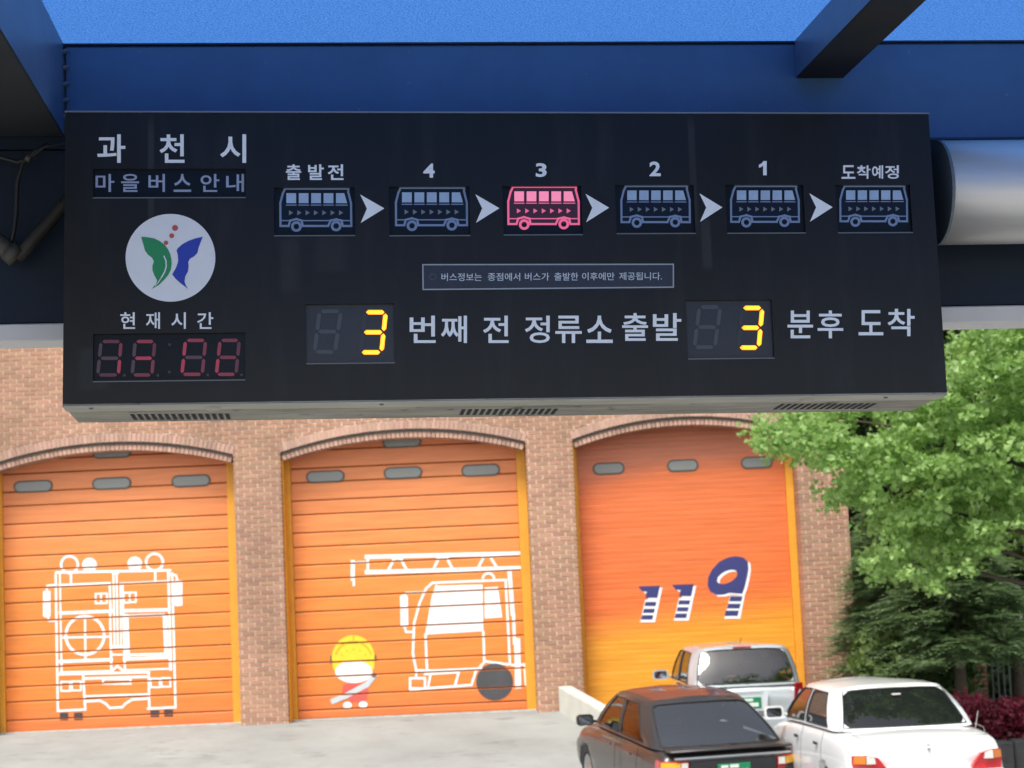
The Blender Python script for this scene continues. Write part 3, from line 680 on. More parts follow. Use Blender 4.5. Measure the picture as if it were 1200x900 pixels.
# screens behind the windows
SCR = .006
def screen(k, m=None, nm='screen'):
    a, b, c, d = RH[k]
    return boxobj(nm, a-.004, b+.004, SCR, SCR+.004, c-.004, d+.004, m or M_scr, disp)
def sill(k, m):
    a, b, c, d = RH[k]; boxobj('sill_highlight', a, b, -.0008, .0015, c-.0018, c-.0002, m, disp)  # pale strip paints the light on the bottom edge of the recess
M_sill = mat('sill highlight tone', (.13, .14, .15), rough=.4)
for k in RH:
    o = screen(k, M_scr if k in ('title', 'clock') or k[:4] == 'icon' else mat('grey LED screen', (.022, .026, .034), rough=.35, var=.3, scale=300))
    sill(k, M_sill)
M_txt = mat('white lettering', (.80, .83, .84), rough=.5, var=.08, scale=60)
M_txt2 = mat('lavender lettering', (.31, .36, .50), rough=.5)
def text(parts, y0, y1, m=None, off=0, yy=-.0006, bold=.02, nm='lettering'):
    for ch, x0, x1 in parts: glyph(ch, (x0, y0, x1, y1), PP, m or M_txt, disp, off, yy, bold, nm)
text([('과', 114, 147), ('천', 187, 216.3), ('시', 258, 288.5)], 157.5, 191, bold=.016)
text([('마', 112, 134), ('을', 142, 163), ('버', 174, 193.3), ('스', 203.5, 224), ('안', 235, 257), ('내', 265, 286)], 204, 225, M_txt2, SCR, SCR-.0006, .012)
text([('현', 141, 158.4), ('재', 171, 187.5), ('시', 200.7, 217.8), ('간', 231, 250)], 366, 385.5, bold=.012)
text([('출', 335, 353), ('발', 361, 379.5), ('전', 384, 402.6)], 192.7, 211, bold=.018)
for ch, x0, x1, y0, y1 in (('4', 496, 509.3, 191.8, 208.3), ('3', 627.8, 640.6, 191.3, 207.6), ('2', 761, 774.2, 189.4, 206.6), ('1', 889, 898.8, 188.8, 205.5)):
    if ch != '1': text([(ch, x0, x1)], y0, y1, bold=.03)
    else: Art(PP).poly([(894.6, 188.8), (898.4, 188.8), (898.4, 205.5), (894.2, 205.5), (894.2, 194.2), (891.8, 195.9), (889.2, 196.8), (889.2, 193.2), (892.4, 191.6)]).build('lettering', M_txt, disp, y=-.0006)
text([('도', 986, 1002.3), ('착', 1004, 1020), ('예', 1021.7, 1034.8), ('정', 1037, 1053.3)], 193.8, 209.6, bold=.018)
text([('번', 480, 510.5), ('째', 516.7, 547.2), ('전', 566, 596), ('정', 615, 644.3), ('류', 650.7, 681.7), ('소', 687, 718)], 370, 402, bold=.012)
text([('출', 729, 759.3), ('발', 765, 798.3)], 367, 399.5, bold=.012)
text([('분', 922.7, 952.7), ('후', 958, 988)], 364, 396.5, bold=.012)
text([('도', 1006, 1035)], 363.5, 393, bold=.012); text([('착', 1040, 1071.7)], 362, 394, bold=.012)
# notice
nf = Art(PP).line([(495.5, 310.3), (789, 309.8)], 1.5).line([(789, 309.8), (789, 336.6)], 1.5).line([(789, 336.6), (495.8, 339.4)], 1.5).line([(495.8, 339.4), (495.5, 310.3)], 1.5)
Art(PP).poly([(495.5, 310.3), (789, 309.8), (789, 336.6), (495.8, 339.4)]).build('notice_panel', mat('notice ground', (.022, .028, .045), rough=.4, var=.4, scale=260), disp, y=-.0003)
nf.build('notice_frame', mat('grey print', (.32, .36, .38), rough=.5), disp, y=-.0008)
M_txt3 = mat('small lettering', (.55, .62, .68), rough=.5)
for s_, x0, x1 in (('버스정보는', 517.3, 564.5), ('종점에서', 571.5, 609.5), ('버스가', 615, 643.5), ('출발한', 649.5, 677.5), ('이후에만', 682, 720), ('제공됩니다.', 725.5, 775.5)):
    c_ = (x0+x1)/2; t_ = (c_-517)/258
    glyph(s_, (x0, 320.3-1.2*t_, x1, 329.6-1.4*t_), PP, M_txt3, disp, 0, -.0010, .004)
Art(PP).ring(507, 324.5, 3.6, 1.1).build('notice_bullet', mat('faint print', (.06, .07, .08), rough=.5), disp, y=-.0010)
# emblem
Art(PP).disc(199.8, 302.2, 52.6, 51.4, n=64).build('emblem_disc', mat('white emblem', (.74, .76, .77), rough=.5, var=.05, scale=25), disp, y=-.0006)
g_ = [(165.5,277.7),(173,278.2),(181,279.6),(187,282.6),(192.5,286.5),(196.5,291.5),(199.2,297),(200.8,303),(201.2,309.5),(200.4,316),(197.5,322),(193.3,327.2),(186.5,334),(177.8,338.9),(182.5,333),(184.3,329),(181,323),(178.8,317),(178.6,312),(180.4,306.5),(178.3,302.4),(173.5,298.6),(170,293.8),(168.3,287.5)]
Art(PP).poly(g_).build('emblem_wing', mat('green emblem', (.015, .25, .09), rough=.5), disp, y=-.0010)
Art(PP).line([(192.4,300.5),(194.6,306),(194.9,312.5),(193,319),(189.5,325)], 1.5).line([(189.5,325),(186.2,330.3),(182,334.8)], 1).build('emblem_crescent', MAT['white emblem'], disp, y=-.0014)  # white crescent line printed on the green wing
b_ = [(237.7,277.6),(229,279.5),(220.5,282.6),(213.5,286.5),(208.5,291),(207,293.5),(208.4,299),(208.9,306),(206.8,313),(201.8,321.8),(206,327),(211,331.5),(220.6,338.9),(217.8,334.5),(216.3,330),(217.2,324),(220.2,318.5),(221.2,312),(220.6,307.2),(222.8,303.2),(227.6,300.6),(231.4,296.6),(232.6,291),(234.6,285.5)]
Art(PP).poly(b_).build('emblem_wing', mat('blue emblem', (.02, .045, .38), rough=.5), disp, y=-.0010)
for x, y, r in ((205.2, 267.3, 3.5), (201.3, 276.4, 2.9), (194.6, 284.7, 2.6)): Art(PP).disc(x, y, r).build('emblem_dot', mat('red emblem', (.50, .09, .07), rough=.5), disp, y=-.0010)
# arrows between the bus symbols
for x0, y0, x1 in ((422, 228, 450.4), (557, 227.8, 585.2), (686, 227.2, 713.8), (819.5, 226.8, 846.5), (948.3, 226.6, 975.6)):
    Art(PP).poly([(x0, y0), (x1, y0+16.3), (x0+.7, y0+33.4), (x0+8, y0+16.5)]).build('arrow', M_txt, disp, y=-.0006)
# bus symbols
M_ib = mat('blue symbol line', (.19, .26, .40), rough=.5); M_iw = mat('blue symbol window', (.36, .49, .66), rough=.4, var=.15, scale=60)
M_pb = mat('lit pink symbol line', (.6, .12, .2), rough=.5, emit=(.75, .10, .22), estr=.42); M_pw = mat('lit pink symbol window', (.7, .25, .35), rough=.4, emit=(.85, .20, .33), estr=.42)
M_ia = mat('grey symbol print', (.17, .20, .22), rough=.5); M_in = mat('symbol ground', (.006, .012, .026), rough=.35, spec=.2)
BODY = [(328, 412.4), (463.4, 548), (595, 679), (727.5, 809), (856, 936.8), (984, 1063.5)]
for k, (bx0, bx1) in enumerate(BODY):
    r = ICON[k]; s = 830/(bx1-bx0); lit = k == 2
    top = r[1]+(1.8 if not lit else 1.2); oy = top-232/s/1.0+0
    A = lambda: Art(PP, bx0-85/s, oy, s, SCR)
    a = A()
    body = [(145,232),(875,232),(872,270),(905,400),(908,662),(810,662),(795,600),(735,585),(670,600),(640,662),(350,662),(335,600),(275,582),(205,600),(185,662),(92,662),(90,400),(118,290)]
    A().poly([(150,232),(870,232),(905,400),(905,655),(92,655),(90,400)]).build('symbol_ground', M_in if not lit else mat('lit symbol ground', (.06,.012,.03), rough=.4), disp, y=SCR-.0004)
    a.line(body, 24, close=True).line([(95,600),(200,600)], 13).line([(345,600),(655,600)], 13).line([(800,600),(905,600)], 13)
    a.ring(275, 668, 47, 30).ring(733, 662, 47, 30)
    sym = a.build('bus_symbol', M_pb if lit else M_ib, disp, y=SCR-.0010); sym['label'] = ('pink lit bus symbol under the number 3' if lit else ['blue bus symbol at the far left', 'blue bus symbol under the number 4', '', 'blue bus symbol under the number 2', 'blue bus symbol under the number 1', 'blue bus symbol at the far right'][k])
    for j in range(5):
        x0 = 160+143*j; q = [(x0,285),(x0+112,285),(x0+112,400),(x0,400)] if j < 4 else [(x0,285),(x0+95,285),(x0+128,400),(x0,400)]
        A().poly(q).build('symbol_window', M_pw if lit else M_iw, sym, y=SCR-.0015)
        A().line([(x0, 422), (x0+(112 if j < 4 else 128), 422)], 12).build('symbol_window_line', M_pb if lit else M_ib, sym, y=SCR-.0015)
    for j in range(7):
        x0 = 190+96*j; A().poly([(x0, 482), (x0+48, 510), (x0, 540)]).build('symbol_arrowhead', M_pb if lit else M_ia, sym, y=SCR-.0015)
# digits: seven-segment modules
def segs(name, tl, tr, bl, br, y0, y1, colors, ghost, w=4.2, label=None):
    """a b c d e f g; corners in photo pixels on the screen plane"""
    ym = (y0+y1)/2
    L = lambda t: tl+(bl-tl)*t; Rr = lambda t: tr+(br-tr)*t
    P = dict(a=((L(0), y0), (Rr(0), y0)), d=((L(1), y1), (Rr(1), y1)), g=((L(.5), ym), (Rr(.5), ym)), f=((L(0), y0), (L(.5), ym)), e=((L(.5), ym), (L(1), y1)), b=((Rr(0), y0), (Rr(.5), ym)), c=((Rr(.5), ym), (Rr(1), y1)))
    grp = bpy.data.objects.new('seven_segment_digit', bpy.data.meshes.new('seven_segment_digit'))
    for key, ((xa, ya), (xb, yb)) in P.items():
        Ln = math.hypot(xb-xa, yb-ya); dx, dy = (xb-xa)/Ln, (yb-ya)/Ln; i_ = 1.4; h = w/2
        xa, ya, xb, yb = xa+dx*i_, ya+dy*i_, xb-dx*i_, yb-dy*i_
        pts = [(xa, ya), (xa+dx*h-dy*h, ya+dy*h+dx*h), (xb-dx*h-dy*h, yb-dy*h+dx*h), (xb, yb), (xb-dx*h+dy*h, yb-dy*h-dx*h), (xa+dx*h+dy*h, ya+dy*h-dx*h)]
        m = colors.get(key, ghost)
        yield_ = Art(PP, off=SCR).poly(pts)
        if key == 'a': first = yield_.build('seven_segment_digit', m, disp, y=SCR-.0008); 
        else: yield_.build('segment', m, first, y=SCR-.0008)
    if label: first['label'] = label
    return first
M_gg = mat('unlit grey segment', (.060, .068, .078), rough=.4); M_gr = mat('unlit pinkish segment', (.10, .055, .075), rough=.4)
def red(n_, s_): return mat('red segment %s' % n_, (.12, .035, .055), rough=.4, emit=(.70, .035, .09), estr=s_)
R0_, R1_, R2_, R3_ = red('faint', .01), red('dim', .05), red('medium', .09), red('bright', .17)
segs('d', 118.5, 142, 114.6, 138.8, 400.3, 439.5, dict(b=R1_, c=R3_, a=R0_, d=R0_), M_gr, 4.0, 'dim digit 1 of the clock hours, right side red')
segs('d', 158.5, 181.5, 155, 178, 400.3, 439.5, dict(a=R2_, g=R3_, b=R0_, c=R1_, d=R1_), M_gr, 4.0, 'second dim digit of the clock hours')
segs('d', 217.5, 241, 213.2, 237, 399, 438.8, dict(a=R2_, b=R1_, c=R1_, d=R2_, e=R3_, f=R3_), M_gr, 4.0, 'dim red zero of the clock minutes')
segs('d', 258, 280.5, 253.6, 276.6, 399, 438.8, dict(a=R1_, b=R0_, c=R0_, d=R2_, e=R3_, f=R2_, g=R1_), M_gr, 4.0, 'last dim red digit of the clock')
for x, y in ((145.8, 440), (185, 440), (198.5, 436), (198.8, 404), (243.4, 439.5), (283, 439.5)): Art(PP, off=SCR).disc(x, y, 1.6).build('clock_dot', mat('unlit dot', (.05, .04, .05), rough=.4), disp, y=SCR-.0008)
M_am = mat('amber segment', (.6, .3, .02), rough=.4, emit=(1.0, .30, .004), estr=1.3); M_ay = mat('amber segment core', (.8, .6, .05), rough=.4, emit=(1.0, .62, .02), estr=1.5)
lit3 = dict(a=M_am, b=M_am, c=M_am, d=M_am, g=M_am)
segs('d', 374.5, 399.5, 368.5, 392.5, 365, 412.5, {}, M_gg, 4.6, 'unlit tens digit left of the amber 3')
segs('d', 427.5, 452, 422.5, 447, 366, 413, lit3, mat('unlit segment', (.03, .033, .04), rough=.4), 5.2, 'amber lit 3 in the left minute window')
segs('d', 819.5, 844, 813.5, 837.5, 360, 407, {}, M_gg, 4.6, 'unlit tens digit in the right window')
segs('d', 869.5, 893.2, 865.5, 889, 361, 407.5, lit3, MAT['unlit segment'], 5.2, 'amber lit 3 in the right minute window')
for tl, tr, bl, br, y0, y1 in ((427.5, 452, 422.5, 447, 366, 413), (869.5, 893.2, 865.5, 889, 361, 407.5)):
    ym = (y0+y1)/2; xm = (tr+br)/2; lm = (tl+bl)/2
    for pts in ([(tl+6, y0), (tr-4, y0)], [(lm+6, ym), (xm-4, ym)], [(bl+6, y1), (br-4, y1)], [(tr, y0+5), (xm+.2, ym-4)], [(xm-.2, ym+4), (br, y1-5)]):
        Art(PP, off=SCR).line(pts, 1.9).build('segment_core', M_ay, disp, y=SCR-.0014)

# ================================================================ CARS
M_tyre = mat('tyre rubber', (.02, .02, .02), rough=.85); M_rim = mat('wheel metal', (.45, .45, .46), rough=.35, metal=.9)
M_rub = mat('window seal', (.012, .012, .013), rough=.6); M_int = mat('car interior', (.03, .03, .032), rough=.9)
M_plate = mat('green number plate', (.01, .22, .09), rough=.45, var=.1); M_pl2 = mat('plate characters', (.70, .76, .70), rough=.5)
M_red = mat('red lamp lens', (.55, .012, .02), rough=.12, coat=.6, var=.15, scale=30); M_amb = mat('amber lamp lens', (.75, .20, .02), rough=.12, coat=.6, var=.1, scale=30)
M_yel = mat('yellow lamp lens', (.80, .42, .02), rough=.12, coat=.6); M_clr = mat('clear lamp lens', (.70, .68, .62), rough=.12, coat=.6, var=.15, scale=40)
M_blk = mat('black plastic', (.02, .021, .023), rough=.5, var=.2)
def car_glass(name, col, ior=1.6):
    m = mat(name, col, rough=.02, spec=.5, coat=0); m.node_tree.nodes['Principled BSDF'].inputs['IOR'].default_value = ior; return m
class Car:
    def __init__(s, root, L, W, paint, glass, stations, G, tl, roof_dome=.04):
        s.root, s.L, s.W, s.hw, s.paint, s.glass = root, L, W, W/2, paint, glass
        s.lower(stations); s.green(G, tl, roof_dome)
    def prof(s, y, k, zl, zb, zc):
        h = s.hw*k
        return [(0, zl), (h-.16, zl), (h-.05, zl+.04), (h-.012, zl+.14), (h, zl+.30), (h-.004, (zl+zb)/2+.10), (h-.022, zb-.12), (h-.048, zb-.045), (h-.095, zb-.006), (h*.62, zc-.012+(zb-zc)*.15), (0, zc)]
    def lower(s, st):
        V, Fc = [], []; rows = []
        for (y, k, zl, zb, zc, *nose) in st:
            p = s.prof(y, k, zl, zb, zc); full = [(x, z) for x, z in p] + [(-x, z) for x, z in p[-2:0:-1]]
            bow = nose[0] if nose else 0
            r = []
            for x, z in full:
                r.append(len(V)); V.append((x, y - bow*(1-(x/s.hw)**2) + (bow*0), z))
            rows.append(r)
        n = len(rows[0])
        for a, b in zip(rows, rows[1:]):
            for i in range(n): Fc.append([a[i], a[(i+1) % n], b[(i+1) % n], b[i]])
        Fc.append(rows[0][::-1]); Fc.append(rows[-1])
        me = bpy.data.meshes.new('body'); me.from_pydata(V, [], Fc)
        o = bpy.data.objects.new('body', me); COL.objects.link(o)
        bm = bmesh.new(); bm.from_mesh(me); bmesh.ops.recalc_face_normals(bm, faces=bm.faces)
        for f in bm.faces: f.smooth = True
        bm.to_mesh(me); bm.free()
        sb = o.modifiers.new('s', 'SUBSURF'); sb.levels = 2; sb.render_levels = 2
        cut = []
        for yw in s.wheels:
            bmc = bmesh.new(); bmesh.ops.create_cone(bmc, cap_ends=True, segments=36, radius1=.335, radius2=.335, depth=s.W*1.3, matrix=Matrix.Translation((0, yw, .30)) @ Matrix.Rotation(math.pi/2, 4, 'Y'))
            mc = bpy.data.meshes.new('cut'); bmc.to_mesh(mc); bmc.free(); co = bpy.data.objects.new('cut', mc); COL.objects.link(co); cut.append(co)
            bo = o.modifiers.new('b', 'BOOLEAN'); bo.operation = 'DIFFERENCE'; bo.object = co; bo.solver = 'EXACT'
        dg = bpy.context.evaluated_depsgraph_get(); ev = bpy.data.meshes.new_from_object(o.evaluated_get(dg))
        o.modifiers.clear(); o.data = ev; ev.materials.clear(); ev.materials.append(s.paint)
        for p in ev.polygons: p.use_smooth = True
        for c in cut: bpy.data.objects.remove(c)
        o.name = 'body'; o.parent = s.root; s.body = o
        bm = bmesh.new()
        for yw in s.wheels:
            for sx in (-1, 1):
                bmw = bmesh.new(); x = sx*(s.hw-.11)
                prof = [(.0, .19), (.03, .19), (.05, .22), (.045, .265), (.02, .30), (-.10, .305), (-.15, .29), (-.165, .2)]
                bmw.free()
                V, Fc = [], []; N = 32
                for k in range(N):
                    t = 2*math.pi*k/N
                    for px, pr in prof: V.append((x+sx*px+sx*.03, yw+pr*math.cos(t), .30+pr*math.sin(t)))
                m_ = len(prof)
                for k in range(N):
                    for j in range(m_-1): a = k*m_+j; b = ((k+1) % N)*m_+j; Fc.append([a, b, b+1, a+1])
                wh = pyobj('wheel', V, Fc, M_tyre, s.root, True)
                V, Fc = [], []
                pr2 = [(.035, .19), (.02, .17), (.0, .155), (.012, .07), (.03, .05), (.03, 0)]; m_ = len(pr2)
                for k in range(N):
                    t = 2*math.pi*k/N
                    for px, pr in pr2: V.append((x+sx*px+sx*.03, yw+pr*math.cos(t), .30+pr*math.sin(t)))
                for k in range(N):
                    for j in range(m_-1): a = k*m_+j; b = ((k+1) % N)*m_+j; Fc.append([a, b, b+1, a+1])
                pyobj('rim', V, Fc, M_rim, wh, True)
    def green(s, G, tl, dome):
        """G: half ring (right side), each key (xb, yb, xr, yr, zb, zr, kind_to_next) from rear centre to front centre; kinds: g glass, p panel"""
        half = G; full = [k for k in half] + [(-k[0], k[1], -k[2], k[3], k[4], k[5], None) for k in half[-2:0:-1]]
        kinds = [k[6] for k in half[:-1]]; kinds = kinds + kinds[::-1]
        n = len(full); V = []; grid = []
        for t in tl:
            row = []
            for k in full:
                xb, yb, xr, yr, zb, zr = k[:6]; x = xb+(xr-xb)*t; y = yb+(yr-yb)*t; z = zb+(zr-zb)*t
                bl = .022*4*t*(1-t); d = Vector((xb, (yb+yr)/2-s.ymid, 0)); d = d.normalized() if d.length else d
                if abs(xb) > .3: x += math.copysign(bl*1.2, xb) if abs(xb) > s.hw*.8 else 0
                y += bl*d.y*1.2; z += bl*.3
                row.append(len(V)); V.append((x, y, z))
            grid.append(row)
        body, glass = [], {}
        nt_ = len(tl)
        for j in range(nt_-1):
            for i in range(n):
                q = [grid[j][i], grid[j][(i+1) % n], grid[j+1][(i+1) % n], grid[j+1][i]]
                if 1 <= j < nt_-2 and kinds[i] != 'p':
                    glass.setdefault((kinds[i], 1 if (i < n/2) else -1) if kinds[i][0] in 's' else (kinds[i], 0), []).append(q)
                else: body.append(q)
        # roof cap
        top = grid[-1]; R = [top[0]]; half_n = len(half)
        left = [top[0]]+[top[n-i] for i in range(1, half_n-1)]+[top[half_n-1]]
        right = [top[i] for i in range(half_n)]
        prev = None; NS = 8
        cols = []
        y_r, y_f = V[top[0]][1], V[top[half_n-1]][1]
        for a, b in zip(left, right):
            if a == b: cols.append([a]*(NS+1)); continue
            row = [a]
            for k in range(1, NS):
                t = k/NS; va, vb = V[a], V[b]; y = va[1]+(vb[1]-va[1])*t; w_ = max(0, min(1, (y-y_r)/(y_f-y_r))) if y_f != y_r else 0
                u_ = 4*t*(1-t); e_ = 1-abs(2*w_-1)**2.5
                row.append(len(V)); V.append((va[0]+(vb[0]-va[0])*t, y, va[2]+(vb[2]-va[2])*t+dome*(1-(1-u_)**1.0)*(.45+.55*e_)*(0 if w_ in (0, 1) else 1)))
            row.append(b); cols.append(row)
        for a, b in zip(cols, cols[1:]):
            for k in range(NS):
                q = [a[k], a[k+1], b[k+1], b[k]]; q2 = []
                for v in q:
                    if v not in q2: q2.append(v)
                if len(q2) > 2: body.append(q2)
        o = pyobj('cabin', V, body, s.paint, s.root, True)
        bm = bmesh.new(); bm.from_mesh(o.data); bmesh.ops.recalc_face_normals(bm, faces=bm.faces)
        used = [v for v in bm.verts if not v.link_faces]; bmesh.ops.delete(bm, geom=used, context='VERTS')
        bm.to_mesh(o.data); bm.free()
        s.cabin = o; cen = Vector((0, s.ymid, .9)); fil = bmesh.new()
        names = {'r': 'rear_window', 'w': 'windscreen', 's': 'side_window'}
        for (kd, side), qs in glass.items():
            idx = sorted({v for q in qs for v in q}); mp = {v: i for i, v in enumerate(idx)}
            P = [Vector(V[v]) for v in idx]; Fq = [[mp[v] for v in q] for q in qs]
            bm = bmesh.new(); vs = [bm.verts.new(p) for p in P]
            for q in Fq: bm.faces.new([vs[i] for i in q])
            bmesh.ops.recalc_face_normals(bm, faces=bm.faces); bm.normal_update()
            f0 = bm.faces[:][0]
            if f0.normal.dot(f0.calc_center_median()-cen) < 0: bmesh.ops.reverse_faces(bm, faces=bm.faces[:]); bm.normal_update()
            # rubber seal along the outline
            be = [e for e in bm.edges if len(e.link_faces) == 1]
            loop = []; cur = be[0].verts[0]; ed = be[0]; st_ = cur
            while True:
                loop.append(cur.co.copy()); nx_ = ed.other_vert(cur); nxt = [e for e in nx_.link_edges if e in be and e != ed]
                cur = nx_; ed = nxt[0]
                if cur == st_ or len(loop) > 400: break
            if kd[0] in 'rs':      # painted metal rounding off the corners of the opening
                for i_ in range(len(loop)):
                    A_, B_, C_ = loop[i_-1], loop[i_], loop[(i_+1) % len(loop)]; e1, e2 = (A_-B_).normalized(), (C_-B_).normalized()
                    if e1.dot(e2) < -.75: continue
                    rad = (.10 if kd[0] == 'r' else .06); P1, P2 = B_+e1*rad, B_+e2*rad; nrm = e1.cross(e2).normalized()
                    if nrm.dot(B_-cen) < 0: nrm = -nrm
                    O_ = nrm*.004; arc = []
                    for q in range(7):
                        t = q/6; arc.append((1-t)**2*P1+2*t*(1-t)*(B_*.86+(P1+P2)*.07)+t*t*P2+O_)
                    vb = fil.verts.new(B_+O_); va = [fil.verts.new(p_) for p_ in arc]
                    for q in range(6): fil.faces.new((vb, va[q], va[q+1]))
            for v in bm.verts: v.co -= v.normal*.004
            for f in bm.faces: f.smooth = True
            m = s.glass[kd[0]] if isinstance(s.glass, dict) else s.glass
            g = obj(names[kd[0]], bm, m, s.root)
            bmt = bmesh.new(); tube(bmt, loop+[loop[0]], .009, 6, caps=False); obj('window_seal', bmt, M_rub, g, True)
        bmesh.ops.recalc_face_normals(fil, faces=fil.faces); obj('corner_trim', fil, s.paint, o)['kind'] = 'stuff'
    def patch(s, name, pts, y0, y1, m, parent=None, bev=.006, tilt=0, yaw=0):
        """a fitting on the rear face: outline (x,z), from y0 (outer) to y1 (inner); yaw wraps its outer end forward"""
        bm = bmesh.new(); prism(bm, pts, y0, y1)
        cx = sum(p[0] for p in pts)/len(pts)
        for v in bm.verts:
            ax = abs(v.co.x); v.co.y += yaw*max(0, ax-(s.hw-.22))**2*6 + tilt*(v.co.z-min(p[1] for p in pts))
        bmesh.ops.bevel(bm, geom=[e for e in bm.edges if all(abs(v.co.y-(y0+yaw*max(0, abs(v.co.x)-(s.hw-.22))**2*6+tilt*(v.co.z-min(p[1] for p in pts)))) < 1e-4 for v in e.verts) and len(e.link_faces) == 2 and any(abs(f.normal.y) < .5 for f in e.link_faces)], offset=bev, segments=2, affect='EDGES')
        return obj(name, bm, m, parent or s.root)
    def mirror(s, x, y, z, m, mg, sc=1.0):
        def rr(w_, h_, r_, n=5): return [(x+sx_*(w_/2-r_)+r_*math.cos(a0+math.pi/2*k/n), z+sz_*(h_/2-r_)+r_*math.sin(a0+math.pi/2*k/n)) for sx_, sz_, a0 in ((1, 1, 0), (-1, 1, math.pi/2), (-1, -1, math.pi), (1, -1, 1.5*math.pi)) for k in range(n+1)]
        bm = bmesh.new(); lay = [[bm.verts.new((px, y+dy, pz)) for px, pz in rr(.205*sc-in_, .13*sc-in_, .042)] for dy, in_ in ((-.045, 0), (.0, 0), (.035, .018), (.055, .05))]
        for A_, B_ in zip(lay, lay[1:]):
            for k in range(len(A_)): bm.faces.new((A_[k], A_[(k+1) % len(A_)], B_[(k+1) % len(A_)], B_[k]))
        bm.faces.new(lay[0]); bm.faces.new(lay[-1][::-1]); bmesh.ops.recalc_face_normals(bm, faces=bm.faces)
        o = obj('door_mirror', bm, m, s.root)
        sx = 1 if x > 0 else -1
        boxobj('mirror_arm', min(x, x-sx*.16), max(x, x-sx*.16), y-.005, y+.035, z-.045*sc, z-.012*sc, m, o, .008)
        bm = bmesh.new(); prism(bm, rr(.165*sc, .095*sc, .03), y-.048, y-.0455); obj('mirror_glass', bm, mg, o)
def seam(bm, pts, r=.004): tube(bm, pts, r, 5)
def clear_glass(name, tint, base, ior):
    m = bpy.data.materials.new(name); m.use_nodes = True; n = m.node_tree; b = n.nodes['Principled BSDF']; b.inputs['Base Color'].default_value = tuple(base)+(1,); b.inputs['Roughness'].default_value = .02; b.inputs['IOR'].default_value = ior
    t = n.nodes.new('ShaderNodeBsdfTransparent'); t.inputs[0].default_value = tuple(tint)+(1,); fr = n.nodes.new('ShaderNodeFresnel'); fr.inputs[0].default_value = ior
    gl = n.nodes.new('ShaderNodeBsdfGlossy'); gl.inputs['Roughness'].default_value = .02; mx = n.nodes.new('ShaderNodeMixShader')
    n.links.new(fr.outputs[0], mx.inputs[0]); n.links.new(t.outputs[0], mx.inputs[1]); n.links.new(gl.outputs[0], mx.inputs[2]); n.links.new(mx.outputs[0], n.nodes['Material Output'].inputs[0]); MAT[name] = m; return m
def cabin_fit(root, w, y0, y1, zf, rows, col=(.06, .06, .065)):
    m = mat('seat cloth', col, rough=.95, var=.3, scale=30); boxobj('parcel_shelf', -w*.74, w*.74, y0, y1, zf, zf+.012, m, root, .004)
    for y, z in rows:
        for x in (-.36, .36):
            o = boxobj('seat_back', x-.24, x+.24, y, y+.10, zf-.35, z-.16, m, root, .04); boxobj('headrest', x-.12, x+.12, y+.02, y+.10, z-.14, z, m, o, .03)
TL = [0, .07, .24, .42, .60, .76, .90, 1.0]
